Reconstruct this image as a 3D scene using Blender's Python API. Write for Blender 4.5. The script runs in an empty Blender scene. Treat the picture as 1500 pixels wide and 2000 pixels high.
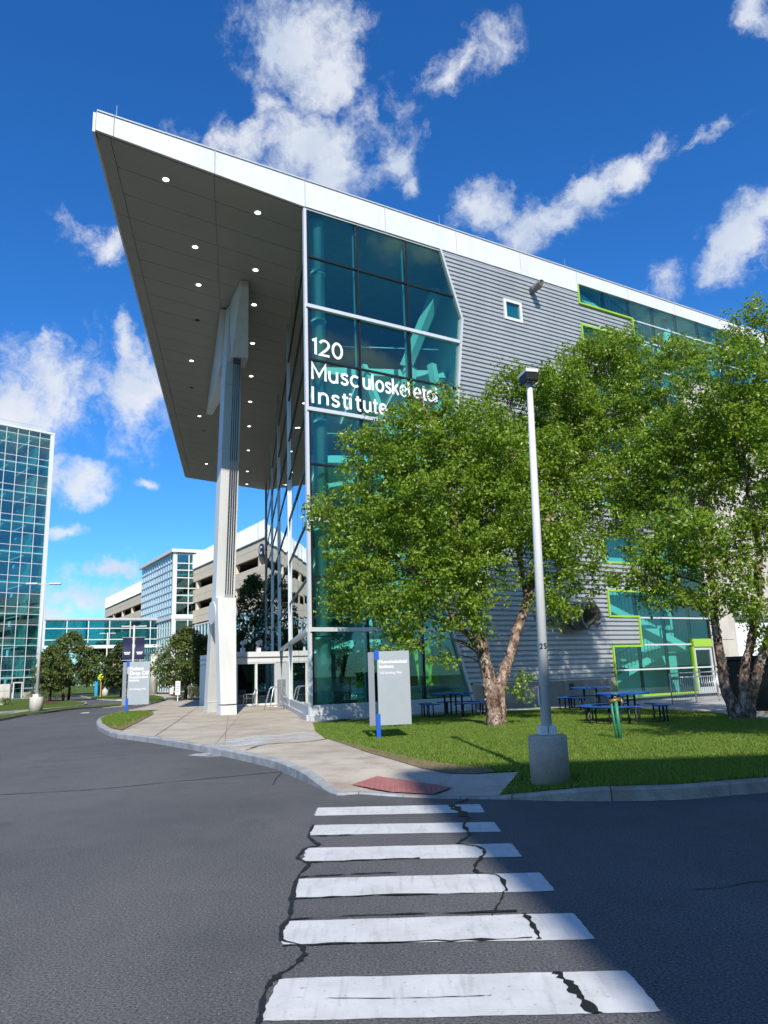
import bpy, bmesh, math, random
import numpy as np
from mathutils import Matrix, Vector, geometry

random.seed(7); RNG = np.random.default_rng(7)
SC = bpy.context.scene; COL = SC.collection
Rd = math.radians

# ------------------------------------------------------------------ camera
F, H, CX, CY = 1460., 1.6, 750., 1000.          # focal length in photo pixels, eye height in metres
ROLL, PITCH = math.atan(.0351), math.atan(318 / F)
FW = np.array([0, math.cos(PITCH), math.sin(PITCH)])
_u0 = np.array([0, -math.sin(PITCH), math.cos(PITCH)]); _r0 = np.array([1., 0, 0])
RT = _r0 * math.cos(ROLL) - _u0 * math.sin(ROLL)
UP = _u0 * math.cos(ROLL) + _r0 * math.sin(ROLL)
EYE = np.array([0, 0, H])
cam = bpy.data.cameras.new('camera'); cam.sensor_fit = 'HORIZONTAL'; cam.sensor_width = 36
cam.lens = F / 1500 * 36; cam.clip_end = 6000; cam.clip_start = .05
co = bpy.data.objects.new('camera', cam); COL.objects.link(co)
co.matrix_world = Matrix(((RT[0], UP[0], -FW[0], 0), (RT[1], UP[1], -FW[1], 0), (RT[2], UP[2], -FW[2], H), (0, 0, 0, 1)))
SC.camera = co

def ray(x, y):
    d = FW * F + RT * (x - CX) - UP * (y - CY); return d / np.linalg.norm(d)
def gz(x, y, z=0.):
    d = ray(x, y); return EYE + d * ((z - H) / d[2])
def at_y(x, y, Y):                              # the point of a sight line at the depth Y
    d = ray(x, y); return EYE + d * (Y / d[1])

# ------------------------------------------------------------------ world, sun, exposure
SUN_AZ, SUN_EL = 172.6, 40.5                     # clockwise from the view direction
W = bpy.data.worlds.new('World'); SC.world = W; W.use_nodes = True
def build_world():
    nt = W.node_tree; N = nt.nodes; K = nt.links; N.clear()
    out = N.new('ShaderNodeOutputWorld'); bg = N.new('ShaderNodeBackground'); bg.inputs[1].default_value = .135
    sky = N.new('ShaderNodeTexSky'); sky.sky_type = 'NISHITA'; sky.sun_disc = False
    sky.sun_elevation = Rd(SUN_EL); sky.sun_rotation = Rd(SUN_AZ)
    sky.air_density = 1.0; sky.dust_density = .25; sky.ozone_density = 3.2; sky.altitude = 0
    hs = N.new('ShaderNodeHueSaturation'); hs.inputs['Saturation'].default_value = 1.25; hs.inputs['Value'].default_value = .95
    K.new(sky.outputs[0], hs.inputs['Color'])
    tint = N.new('ShaderNodeMix'); tint.data_type = 'RGBA'; tint.blend_type = 'MULTIPLY'; tint.inputs[0].default_value = 1.
    K.new(hs.outputs[0], tint.inputs[6]); tint.inputs[7].default_value = (.47, .84, 1.15, 1)
    tc = N.new('ShaderNodeTexCoord')
    def noise(scale, detail, rough=.55, src=None):
        n = N.new('ShaderNodeTexNoise'); n.inputs['Scale'].default_value = scale; n.inputs['Detail'].default_value = detail
        n.inputs['Roughness'].default_value = rough
        K.new(src if src else tc.outputs['Generated'], n.inputs['Vector']); return n
    def vm(op, a, b=None):
        n = N.new('ShaderNodeVectorMath'); n.operation = op
        for i, v in enumerate((a, b)):
            if v is None: continue
            if isinstance(v, tuple): n.inputs[i].default_value = v
            else: K.new(v, n.inputs[i])
        return n.outputs[0]
    def m(op, a, b=0., c=None):
        n = N.new('ShaderNodeMath'); n.operation = op
        for i, v in enumerate((a, b, c)):
            if v is None: continue
            if isinstance(v, (int, float)): n.inputs[i].default_value = v
            else: K.new(v, n.inputs[i])
        return n.outputs[0]
    w = noise(6., 7, .62)
    off = vm('SUBTRACT', w.outputs['Color'], (.5, .5, .5))
    sc = N.new('ShaderNodeVectorMath'); sc.operation = 'SCALE'; K.new(off, sc.inputs[0]); sc.inputs['Scale'].default_value = .13
    warped = vm('ADD', tc.outputs['Generated'], sc.outputs[0])
    # clouds: photo pixel of the centre, half sizes in pixels, weight, tilt in degrees
    B = [(600, 60, 130, 85, 1, 0), (655, 150, 75, 90, .9, 0), (545, 178, 40, 42, .6, 0), (745, 215, 90, 62, .75, 15), (900, 120, 95, 40, .62, -30),
         (600, 275, 125, 66, 1, 0), (478, 268, 88, 50, .95, -10), (665, 320, 80, 62, .9, 0), (362, 256, 50, 32, .66, 10), (775, 295, 55, 62, .7, 0), (803, 345, 28, 26, .7, 0),
         (958, 390, 58, 58, .85, 0), (1070, 412, 95, 52, 1, -8), (1160, 370, 85, 52, .95, -25), (1235, 318, 70, 46, .9, -35), (1275, 275, 40, 26, .6, -30),
         (1290, 552, 52, 38, .95, 0), (1440, 490, 85, 58, .95, -25), (1492, 430, 50, 45, .9, 0), (1488, 40, 40, 40, .8, 0), (1390, 238, 50, 16, .55, -20), (1560, 470, 80, 70, .9, 0),
         (90, 748, 120, 92, 1.05, 0), (10, 775, 90, 80, 1, 0), (275, 745, 92, 112, 1.05, 0), (262, 655, 45, 45, .8, 0), (150, 465, 80, 34, .72, 10), (205, 498, 55, 42, .75, 0),
         (150, 935, 72, 44, .95, 0), (100, 925, 55, 45, .85, 0), (126, 1036, 40, 20, .8, 0), (316, 940, 36, 16, .8, 0), (212, 1116, 76, 22, .9, -5), (165, 1172, 110, 40, 1, 0), (90, 1200, 70, 34, 1, 0), (330, 1150, 90, 30, .7, 0)]
    ents = []
    for (x, y, rx, ry, wgt, tilt) in B:
        d = ray(x, y); ents.append((Vector(d), 1.45 * rx / F * d.dot(FW), 1.45 * ry / F * d.dot(FW), wgt, tilt))
    rr = random.Random(3)
    for i in range(110):                          # unseen clouds round the rest of the sky, added to whiten the skylight
        az = Rd(52 + 256 * rr.random()); el = Rd(4 + 62 * rr.random() ** 1.2)
        v = Vector((math.sin(az) * math.cos(el), math.cos(az) * math.cos(el), math.sin(el)))
        ents.append((v, .06 + .1 * rr.random(), .035 + .06 * rr.random(), .7 + .3 * rr.random(), rr.uniform(-25, 25)))
    acc = None
    for (d, a, b, wgt, tilt) in ents:
        e1 = Vector((0, 0, 1)).cross(d); e1.normalize(); e1 = -e1; e2 = e1.cross(d); e2.normalize()
        if e2.z < 0: e2 = -e2
        t = Rd(-tilt); x1 = e1 * math.cos(t) + e2 * math.sin(t); zz = d; y1 = zz.cross(x1)
        M3 = Matrix((x1, y1, zz)).transposed()
        mp = N.new('ShaderNodeMapping'); mp.vector_type = 'TEXTURE'
        mp.inputs['Location'].default_value = d; mp.inputs['Rotation'].default_value = M3.to_euler('XYZ'); mp.inputs['Scale'].default_value = (a, b, .6)
        K.new(warped, mp.inputs['Vector'])
        g = N.new('ShaderNodeTexGradient'); g.gradient_type = 'SPHERICAL'; K.new(mp.outputs[0], g.inputs[0])
        s = m('MULTIPLY', g.outputs['Fac'], wgt)
        acc = s if acc is None else m('MAXIMUM', acc, s)
    f1 = noise(15., 12, .66, warped); f2 = noise(60., 8, .65)
    dens = m('MULTIPLY_ADD', m('SUBTRACT', f1.outputs['Fac'], .5), 2.2, acc)
    dens = m('MULTIPLY_ADD', m('SUBTRACT', f2.outputs['Fac'], .5), .5, dens)
    gate = m('MULTIPLY', acc, 6.); gate = m('MINIMUM', gate, 1.)
    mr = N.new('ShaderNodeMapRange'); mr.interpolation_type = 'SMOOTHSTEP'
    K.new(dens, mr.inputs['Value']); mr.inputs['From Min'].default_value = .13; mr.inputs['From Max'].default_value = .92
    cov = m('MULTIPLY', m('MULTIPLY', mr.outputs[0], gate), .93)
    # thick hearts and undersides are a little greyer
    nrm = noise(7., 4, .5, warped)
    shade = N.new('ShaderNodeMapRange'); K.new(nrm.outputs['Fac'], shade.inputs['Value'])
    shade.inputs['From Min'].default_value = .38; shade.inputs['From Max'].default_value = .62
    cc = N.new('ShaderNodeMix'); cc.data_type = 'RGBA'; K.new(shade.outputs[0], cc.inputs['Factor'])
    cc.inputs[6].default_value = (3.6, 4.1, 4.9, 1); cc.inputs[7].default_value = (5.4, 5.5, 5.7, 1)
    mix = N.new('ShaderNodeMix'); mix.data_type = 'RGBA'; K.new(cov, mix.inputs['Factor'])
    K.new(tint.outputs[2], mix.inputs[6]); K.new(cc.outputs[2], mix.inputs[7])
    K.new(mix.outputs[2], bg.inputs[0]); K.new(bg.outputs[0], out.inputs[0])
build_world()
W.cycles.sampling_method = 'MANUAL'; W.cycles.sample_map_resolution = 512
sl = bpy.data.lights.new('sun', 'SUN'); sl.energy = 4.6; sl.angle = Rd(.53); sl.color = (1, .95, .86)
so = bpy.data.objects.new('sun', sl); COL.objects.link(so)
SDIR = Vector((math.sin(Rd(SUN_AZ)) * math.cos(Rd(SUN_EL)), math.cos(Rd(SUN_AZ)) * math.cos(Rd(SUN_EL)), math.sin(Rd(SUN_EL))))
so.rotation_euler = SDIR.to_track_quat('Z', 'Y').to_euler(); so.location = SDIR * 80
vs = SC.view_settings; vs.view_transform = 'Standard'; vs.look = 'None'; vs.gamma = 1; vs.exposure = .35; vs.use_curve_mapping = False
SC.render.engine = 'CYCLES'; SC.cycles.use_denoising = True
SC.cycles.max_bounces = 10; SC.cycles.transparent_max_bounces = 24; SC.cycles.diffuse_bounces = 3; SC.cycles.glossy_bounces = 4
SC.cycles.caustics_reflective = False; SC.cycles.caustics_refractive = False; SC.cycles.sample_clamp_indirect = 6

# ------------------------------------------------------------------ materials
MAT = {}
class NT:
    def __init__(s, name):
        s.m = bpy.data.materials.new(name); s.m.use_nodes = True; s.t = s.m.node_tree; s.n = s.t.nodes; s.k = s.t.links; s.n.clear()
        s.out = s.n.new('ShaderNodeOutputMaterial'); s.geo = s.n.new('ShaderNodeNewGeometry'); MAT[name] = s.m
    def noise(s, scale, detail=4, rough=.55, vec=None, kind='ShaderNodeTexNoise'):
        n = s.n.new(kind); n.inputs['Scale'].default_value = scale
        if 'Detail' in n.inputs: n.inputs['Detail'].default_value = detail
        if 'Roughness' in n.inputs and kind == 'ShaderNodeTexNoise': n.inputs['Roughness'].default_value = rough
        s.k.new(vec if vec else s.geo.outputs['Position'], n.inputs['Vector']); return n
    def scaled(s, v):
        n = s.n.new('ShaderNodeVectorMath'); n.operation = 'MULTIPLY'; s.k.new(s.geo.outputs['Position'], n.inputs[0]); n.inputs[1].default_value = v; return n.outputs[0]
    def ramp(s, src, stops):
        n = s.n.new('ShaderNodeValToRGB'); e = n.color_ramp.elements
        while len(e) < len(stops): e.new(.5)
        for i, (p, c) in enumerate(stops):
            e[i].position = p; e[i].color = (c if isinstance(c, tuple) else (c, c, c)) + (1,)
        s.k.new(src, n.inputs[0]); return n.outputs[0]
    def mix(s, fac, a, b, mode='MIX'):
        n = s.n.new('ShaderNodeMix'); n.data_type = 'RGBA'; n.blend_type = mode
        for idx, v in ((0, fac), (6, a), (7, b)):
            if isinstance(v, (int, float)): n.inputs[idx].default_value = v
            elif isinstance(v, tuple): n.inputs[idx].default_value = v + (1,)
            else: s.k.new(v, n.inputs[idx])
        return n.outputs[2]
    def math(s, op, a, b=0., c=0., clamp=False):
        n = s.n.new('ShaderNodeMath'); n.operation = op; n.use_clamp = clamp
        for i, v in enumerate((a, b, c)):
            if isinstance(v, (int, float)): n.inputs[i].default_value = v
            else: s.k.new(v, n.inputs[i])
        return n.outputs[0]
    def bump(s, h, strength=.3, dist=.01):
        n = s.n.new('ShaderNodeBump'); n.inputs['Strength'].default_value = strength; n.inputs['Distance'].default_value = dist
        s.k.new(h, n.inputs['Height']); return n.outputs[0]
    def bsdf(s, col, rough=.6, metal=0., normal=None, spec=.4):
        b = s.n.new('ShaderNodeBsdfPrincipled')
        for k, v in (('Base Color', col), ('Roughness', rough), ('Metallic', metal), ('Specular IOR Level', spec)):
            if isinstance(v, (int, float)): b.inputs[k].default_value = v
            elif isinstance(v, tuple): b.inputs[k].default_value = v + (1,)
            else: s.k.new(v, b.inputs[k])
        if normal: s.k.new(normal, b.inputs['Normal'])
        return b
    def done(s, b): s.k.new(b.outputs[0], s.out.inputs[0]); return s.m

def simple(name, col, rough=.55, metal=0., vary=.12, scale=2.5, bump=0., bscale=40, spec=.4, streak=False):
    s = NT(name); v = s.scaled((1, 1, .12)) if streak else None
    n = s.noise(scale, 6, .6, v); n2 = s.noise(scale * 9, 4)
    f = s.math('ADD', s.math('MULTIPLY', n.outputs['Fac'], .65), s.math('MULTIPLY', n2.outputs['Fac'], .35))
    lo = tuple(c * (1 - vary) for c in col); hi = tuple(min(1, c * (1 + vary)) for c in col)
    c = s.ramp(f, [(.3, lo), (.7, hi)])
    nb = s.bump(s.noise(bscale, 4).outputs['Fac'], bump, .01) if bump else None
    return s.done(s.bsdf(c, rough, metal, nb, spec))

simple('white_panel', (.66, .66, .65), .42, 0, .07, .9, streak=True)
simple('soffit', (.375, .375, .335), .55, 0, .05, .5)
simple('seam', (.05, .05, .05), .8)
simple('silver', (.66, .67, .68), .35, .25, .05, 3)
simple('silver_paint', (.52, .54, .55), .4, .1, .05, 2)
simple('dark_metal', (.018, .02, .022), .4, .3)
simple('lime', (.30, .50, .045), .45, 0, .05)
simple('interior_white', (.74, .76, .74), .6, 0, .03)
simple('interior_grey', (.42, .44, .44), .7)
simple('interior_floor', (.35, .36, .34), .5)
simple('interior_yellow', (.62, .55, .06), .6)
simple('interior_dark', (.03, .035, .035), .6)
simple('steel', (.50, .51, .52), .3, .9, .1, 6)
simple('white_paint_metal', (.57, .57, .55), .42, 0, .12, 2.2, streak=True)
simple('rust', (.28, .10, .035), .85, 0, .5, 12)
simple('cable', (.10, .10, .11), .4, .6)
simple('sign_grey', (.40, .43, .45), .38, .25, .05, 3)
simple('sign_grey_dark', (.26, .28, .31), .4, .2, .05, 3)
simple('sign_blue', (.012, .10, .48), .4, 0, .06)
simple('lettering', (.86, .86, .86), .5, 0, .02)
simple('navy', (.012, .016, .06), .6)
simple('black_paint', (.012, .012, .013), .4)
simple('table_blue', (.008, .085, .36), .38, 0, .08, 4)
simple('hydrant_red', (.30, .03, .02), .5)
simple('standpipe_green', (.03, .20, .10), .45, 0, .2, 7)
simple('brass', (.25, .19, .08), .45, .6, .3, 20)
simple('galvanised', (.56, .57, .58), .35, .7, .1, 8)
simple('garage_beige', (.70, .60, .45), .8, 0, .06, .6)
simple('garage_white', (.88, .88, .86), .5, 0, .03, .4)
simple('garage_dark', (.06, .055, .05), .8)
simple('brick_far', (.30, .20, .15), .85, 0, .15, 1)
simple('mulch', (.11, .035, .02), .95, 0, .5, 14, .6, 60)
simple('yellow_sign', (.72, .78, .02), .45)
simple('yellow_post', (.62, .33, .03), .5)
simple('cyan_paint', (.02, .30, .50), .45)
simple('roller_door', (.80, .81, .82), .45, 0, .04)
simple('duct', (.22, .215, .20), .55, .3, .35, 2.5, streak=True)
simple('light_paint', (.60, .60, .58), .4, 0, .05, 3)
simple('pot', (.05, .06, .09), .5)

def cladding():
    s = NT('cladding'); n = s.noise(.9, 5, .6, s.scaled((1, 1, .3))); n2 = s.noise(30, 3)
    c = s.ramp(n.outputs['Fac'], [(.3, (.37, .385, .39)), (.7, (.45, .465, .47))])
    s.done(s.bsdf(c, .45, .2, s.bump(n2.outputs['Fac'], .05, .004)))
cladding()

def concrete(name, lo, hi, dirt, scale=1.0, streak=True, bstr=.25):
    s = NT(name); n = s.noise(scale, 8, .62); n2 = s.noise(70, 4); n3 = s.noise(1.6, 6, .65, s.scaled((1.2, 1.2, .25)) if streak else None)
    c = s.ramp(n.outputs['Fac'], [(.3, lo), (.68, hi)])
    c = s.mix(s.ramp(n3.outputs['Fac'], [(.48, 0.), (.72, .62)]), c, dirt)
    c = s.mix(.22, c, s.ramp(n2.outputs['Fac'], [(.3, .0), (.7, 1.)]), 'OVERLAY')
    s.done(s.bsdf(c, .85, 0, s.bump(n2.outputs['Fac'], bstr, .006), .25))
concrete('concrete_wall', (.44, .40, .34), (.56, .52, .45), (.30, .26, .21))
concrete('concrete_base', (.30, .26, .20), (.42, .37, .30), (.17, .13, .09))
concrete('concrete_lamp', (.34, .30, .24), (.50, .45, .37), (.17, .15, .12), 2.2)
concrete('concrete_pale', (.48, .45, .39), (.60, .57, .50), (.36, .33, .27))
concrete('sidewalk', (.35, .30, .235), (.50, .445, .365), (.225, .18, .13), .5, False)
concrete('sidewalk_new', (.36, .35, .325), (.46, .45, .42), (.29, .27, .24), .9, False)
concrete('granite', (.24, .245, .25), (.40, .405, .41), (.15, .155, .16), 3.5, False)
concrete('kerb_concrete', (.26, .225, .18), (.44, .395, .33), (.11, .095, .08), 2.4, False)
def spill():
    s = NT('spill'); n = s.noise(2.2, 8, .7); d = s.bsdf((.55, .56, .57), .8); t = s.n.new('ShaderNodeBsdfTransparent'); mx = s.n.new('ShaderNodeMixShader')
    s.k.new(s.ramp(n.outputs['Fac'], [(.40, .15), (.62, .85)]), mx.inputs[0]); s.k.new(t.outputs[0], mx.inputs[1]); s.k.new(d.outputs[0], mx.inputs[2]); s.done(mx)
spill()

def asphalt():
    s = NT('asphalt'); big = s.noise(.22, 6, .6); mid = s.noise(2.2, 6, .65); fine = s.noise(60, 5, .75); sp = s.noise(34, 1, .5, kind='ShaderNodeTexVoronoi'); st = s.noise(.5, 5, .6, s.scaled((1, .25, 1)))
    c = s.ramp(big.outputs['Fac'], [(.34, (.076, .077, .078)), (.62, (.112, .110, .108))])
    c = s.mix(s.ramp(mid.outputs['Fac'], [(.45, 0.), (.75, .5)]), c, (.068, .069, .071))
    stn = s.noise(.9, 5, .6); c = s.mix(s.ramp(stn.outputs['Fac'], [(.60, 0.), (.70, .45)]), c, (.05, .051, .053))
    c = s.mix(s.ramp(st.outputs['Fac'], [(.50, 0.), (.66, .6)]), c, (.125, .122, .117))
    c = s.mix(.9, c, s.ramp(fine.outputs['Fac'], [(.34, .04), (.66, .96)]), 'OVERLAY')
    dots = s.math('MULTIPLY', s.ramp(sp.outputs['Distance'], [(.16, 1.), (.32, 0.)]), s.ramp(sp.outputs['Color'], [(.66, 0.), (.74, 1.)]))
    c = s.mix(s.math('MULTIPLY', dots, .8), c, (.60, .58, .56))
    s.done(s.bsdf(c, .82, 0, s.bump(fine.outputs['Fac'], .22, .008), .28))
asphalt()

def paint():
    s = NT('road_paint'); n = s.noise(3.2, 8, .7); fine = s.noise(90, 4, .7); chips = s.noise(22, 10, .78)
    c = s.ramp(n.outputs['Fac'], [(.3, (.48, .48, .465)), (.7, (.63, .63, .615))])
    c = s.mix(s.ramp(fine.outputs['Fac'], [(.56, 0.), (.75, .35)]), c, (.42, .42, .41))
    tr = s.noise(2.2, 3, .5, s.scaled((9, 1, 1))); c = s.mix(s.ramp(tr.outputs['Fac'], [(.54, 0.), (.72, .5)]), c, (.33, .33, .33))
    c = s.mix(s.ramp(chips.outputs['Fac'], [(.605, 0.), (.64, .85)]), c, (.075, .075, .075))
    s.done(s.bsdf(c, .62, 0, s.bump(fine.outputs['Fac'], .3, .004), .3))
paint()

def sealant():
    s = NT('crack_sealant'); n = s.noise(26, 6, .7)
    s.done(s.bsdf((.012, .012, .013), .5, 0, s.bump(n.outputs['Fac'], .5, .01), .4))
sealant()
def joint():
    s = NT('joint_filler'); s.done(s.bsdf((.10, .09, .075), .9))
joint()
def tactile():
    s = NT('tactile_red'); n = s.noise(3.5, 6, .6); c = s.ramp(n.outputs['Fac'], [(.3, (.27, .10, .09)), (.7, (.36, .15, .135))])
    s.done(s.bsdf(c, .75))
tactile()
def lawnmat(name, bare=.0):
    s = NT(name); n = s.noise(.55, 6, .65); f = s.noise(18, 6, .7); f2 = s.noise(90, 3, .7)
    c = s.ramp(f.outputs['Fac'], [(.3, (.05, .085, .014)), (.7, (.10, .16, .028))])
    c = s.mix(s.ramp(n.outputs['Fac'], [(.55, 0.), (.75, .75)]), c, (.11, .085, .045))
    s.done(s.bsdf(c, .95, 0, s.bump(f2.outputs['Fac'], .8, .03), .1))
lawnmat('lawn')
def farlawn():
    s = NT('far_lawn'); n = s.noise(.12, 6, .65); f = s.noise(5, 8, .75)
    c = s.ramp(f.outputs['Fac'], [(.3, (.045, .080, .012)), (.7, (.10, .150, .025))])
    c = s.mix(s.ramp(n.outputs['Fac'], [(.5, 0.), (.8, .6)]), c, (.17, .155, .05))
    s.done(s.bsdf(c, .95, 0, s.bump(f.outputs['Fac'], .8, .08), .1))
farlawn()
def soil():
    s = NT('bare_soil'); n = s.noise(9, 8, .7); c = s.ramp(n.outputs['Fac'], [(.3, (.14, .095, .06)), (.7, (.28, .205, .13))])
    s.done(s.bsdf(c, .95, 0, s.bump(n.outputs['Fac'], .6, .02), .1))
soil()

def leafmat(name, cols, transl=.35, gloss=.5):
    s = NT(name); r = s.geo.outputs['Random Per Island']
    c = s.ramp(r, [(i / (len(cols) - 1), c) for i, c in enumerate(cols)])
    d = s.bsdf(c, gloss, 0, None, .45)
    t = s.n.new('ShaderNodeBsdfTranslucent'); tc = s.mix(1., c, (1.25, 1.35, .55), 'MULTIPLY'); s.k.new(tc, t.inputs[0])
    mx = s.n.new('ShaderNodeMixShader'); mx.inputs[0].default_value = transl
    s.k.new(d.outputs[0], mx.inputs[1]); s.k.new(t.outputs[0], mx.inputs[2]); s.done(mx)
leafmat('birch_leaf', [(.10, .18, .016), (.175, .28, .026), (.28, .375, .043), (.125, .22, .02), (.225, .34, .033), (.37, .44, .08)], .46, .34)
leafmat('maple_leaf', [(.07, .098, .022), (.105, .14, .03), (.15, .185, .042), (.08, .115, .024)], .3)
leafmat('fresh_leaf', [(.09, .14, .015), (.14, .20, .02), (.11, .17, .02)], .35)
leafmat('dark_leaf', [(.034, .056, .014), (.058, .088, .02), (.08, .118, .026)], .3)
leafmat('indoor_leaf', [(.03, .05, .012), (.06, .09, .02)], .3)
leafmat('grass_blade', [(.12, .205, .018), (.165, .265, .026), (.20, .30, .036), (.14, .23, .022), (.29, .27, .10)], .4, .6)

def bark():
    s = NT('birch_bark'); v = s.scaled((1, 1, .55)); n = s.noise(7, 8, .75, v); n2 = s.noise(26, 6, .7)
    c = s.ramp(n.outputs['Fac'], [(.36, (.05, .032, .022)), (.47, (.17, .11, .08)), (.55, (.36, .26, .20)), (.64, (.58, .48, .40))])
    s.done(s.bsdf(c, .85, 0, s.bump(n2.outputs['Fac'], .9, .03), .2))
bark()
simple('bark_dark', (.06, .045, .035), .9, 0, .4, 8, .5, 30)

def glass(name, tint, refl_tint=(1, 1, 1), boost=1.0, base=.0, wav=0., wscale=.5):
    s = NT(name); fr = s.n.new('ShaderNodeLayerWeight'); fr.inputs[0].default_value = .5
    nb = None
    if wav:
        nb = s.bump(s.noise(wscale, 2).outputs['Fac'], wav, .02)
    f5 = s.math('POWER', fr.outputs['Facing'], 4.2)      # Schlick: the same from both sides of a pane
    f = s.math('MULTIPLY_ADD', f5, boost, base, True)
    tr = s.n.new('ShaderNodeBsdfTransparent'); tr.inputs[0].default_value = tint + (1,)
    gl = s.n.new('ShaderNodeBsdfGlossy'); gl.inputs[0].default_value = refl_tint + (1,); gl.inputs['Roughness'].default_value = .0
    if nb: s.k.new(nb, gl.inputs['Normal'])
    mx = s.n.new('ShaderNodeMixShader'); s.k.new(f, mx.inputs[0]); s.k.new(tr.outputs[0], mx.inputs[1]); s.k.new(gl.outputs[0], mx.inputs[2]); s.done(mx)
# colour per face: a pane is a thin box, so light passes two faces
glass('teal_glass', (.57, .87, .84), (.74, .95, .93), 1., .06, .03, .5)
glass('side_glass', (.50, .68, .63), (.93, .97, .95), 1.1, .04, .06, .45)
glass('tower_glass', (.40, .74, .73), (.70, .92, .95), 1.3, .13, .03, .25)
glass('atrium_glass', (.58, .86, .88), (.80, .94, 1.), 1.4, .16, .03, .3)
glass('door_glass', (.55, .70, .66), (.95, .97, .96), 1.0, .04, .03, .5)
def emis(name, col, st):
    s = NT(name); e = s.n.new('ShaderNodeEmission'); e.inputs[0].default_value = col + (1,); e.inputs[1].default_value = st; s.done(e)
emis('lamp_glow', (1, .95, .84), 5.); emis('tube_glow', (.85, 1, .95), .7)

# ------------------------------------------------------------------ helpers
def V3(a): return Vector((float(a[0]), float(a[1]), float(a[2])))
class MB:
    def __init__(s): s.v = []; s.f = []
    def add(s, vs, fs):
        b = len(s.v); s.v += [tuple(float(c) for c in v) for v in vs]; s.f += [tuple(i + b for i in f) for f in fs]; return s
    def box(s, fr, x0, x1, y0, y1, z0, z1):
        O, ex, ey, ez = fr
        P = [O + ex * x + ey * y + ez * z for z in (z0, z1) for y in (y0, y1) for x in (x0, x1)]
        return s.add(P, [(0, 2, 3, 1), (4, 5, 7, 6), (0, 1, 5, 4), (2, 6, 7, 3), (0, 4, 6, 2), (1, 3, 7, 5)])
    def prism(s, poly, d):                      # closed polygon of 3-D points pushed along d
        n = len(poly); d = np.array(d, float); P = [np.array(p, float) for p in poly]
        return s.add(P + [p + d for p in P], [tuple(range(n))[::-1], tuple(range(n, 2 * n))] + [(i, (i + 1) % n, n + (i + 1) % n, n + i) for i in range(n)])
    def tube(s, pts, rad, n=8, cap=True):
        pts = [np.array(p, float) for p in pts]; m = len(pts)
        if isinstance(rad, (int, float)): rad = [rad] * m
        vs = []; ref = None
        for i in range(m):
            t = pts[min(i + 1, m - 1)] - pts[max(i - 1, 0)]; t = t / (np.linalg.norm(t) + 1e-9)
            if ref is None: ref = np.array([1., 0, 0]) if abs(t[0]) < .8 else np.array([0, 1., 0])
            a = np.cross(t, ref); a /= np.linalg.norm(a) + 1e-9; b = np.cross(t, a); ref = np.cross(a, t)
            for j in range(n):
                q = 2 * math.pi * j / n; vs.append(pts[i] + (a * math.cos(q) + b * math.sin(q)) * rad[i])
        fs = [(i * n + j, i * n + (j + 1) % n, (i + 1) * n + (j + 1) % n, (i + 1) * n + j) for i in range(m - 1) for j in range(n)]
        if cap: fs += [tuple(range(n))[::-1], tuple((m - 1) * n + j for j in range(n))]
        return s.add(vs, fs)
    def build(s, name, mat, parent=None, smooth=False, bevel=0):
        me = bpy.data.meshes.new(name); me.from_pydata(s.v, [], s.f)
        bm = bmesh.new(); bm.from_mesh(me); bmesh.ops.recalc_face_normals(bm, faces=bm.faces)
        if bevel: bmesh.ops.bevel(bm, geom=bm.edges[:], offset=bevel, segments=1, affect='EDGES', clamp_overlap=True)
        bm.to_mesh(me); bm.free()
        return link(name, me, mat, parent, smooth)
def link(name, me, mat, parent=None, smooth=False):
    if mat: me.materials.append(MAT[mat])
    if smooth:
        for p in me.polygons: p.use_smooth = True
    o = bpy.data.objects.new(name, me); COL.objects.link(o)
    if parent: adopt(o, parent)
    return o
WORLD = {}
def adopt(o, parent):                           # keep the world-space vertices where they are
    o.parent = parent; o.matrix_parent_inverse = WORLD.get(parent.name, Matrix.Identity(4)).inverted()
def thing(name, label, cat, loc, group=None):
    o = bpy.data.objects.new(name, None); COL.objects.link(o); o.location = V3(loc); o.empty_display_size = .3
    WORLD[o.name] = Matrix.Translation(V3(loc)); o['label'] = label; o['category'] = cat
    if group: o['group'] = group
    return o
def tag(o, label, cat, group=None):
    o['label'] = label; o['category'] = cat
    if group: o['group'] = group
    return o
def structure(o): o['kind'] = 'structure'; return o
def stuff(o): o['kind'] = 'stuff'; return o
def copy_tree(o, parent=None):
    c = o.copy(); COL.objects.link(c)
    if parent: c.parent = parent
    for ch in list(o.children): copy_tree(ch, c)
    return c
Z = np.array([0, 0, 1.])
def frame(O, ex, ey=None):
    ex = np.array(ex, float); return (np.array(O, float), ex, np.array(ey, float) if ey is not None else np.cross(Z, ex), Z)
def azd(deg): return np.array([math.sin(Rd(deg)), math.cos(Rd(deg)), 0.])
def arr(*p): return np.array(p, float)

def text_obj(string, size, origin, ex, ey, mat, name, parent, depth=.01, bold=0., xscale=1., spacing=1.):
    cu = bpy.data.curves.new('t', 'FONT'); cu.body = string; cu.size = size; cu.extrude = depth; cu.offset = bold; cu.resolution_u = 3; cu.space_character = spacing
    t = bpy.data.objects.new('t', cu); COL.objects.link(t)
    dg = bpy.context.evaluated_depsgraph_get(); dg.update()
    me = bpy.data.meshes.new_from_object(t.evaluated_get(dg)); bpy.data.objects.remove(t)
    ex = np.array(ex, float); ey = np.array(ey, float); ez = np.cross(ex, ey)
    for v in me.vertices:
        c = v.co; p = np.array(origin) + ex * c.x * xscale + ey * c.y + ez * c.z; v.co = p
    me.materials.clear(); o = link(name, me, mat, parent); return o

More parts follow.
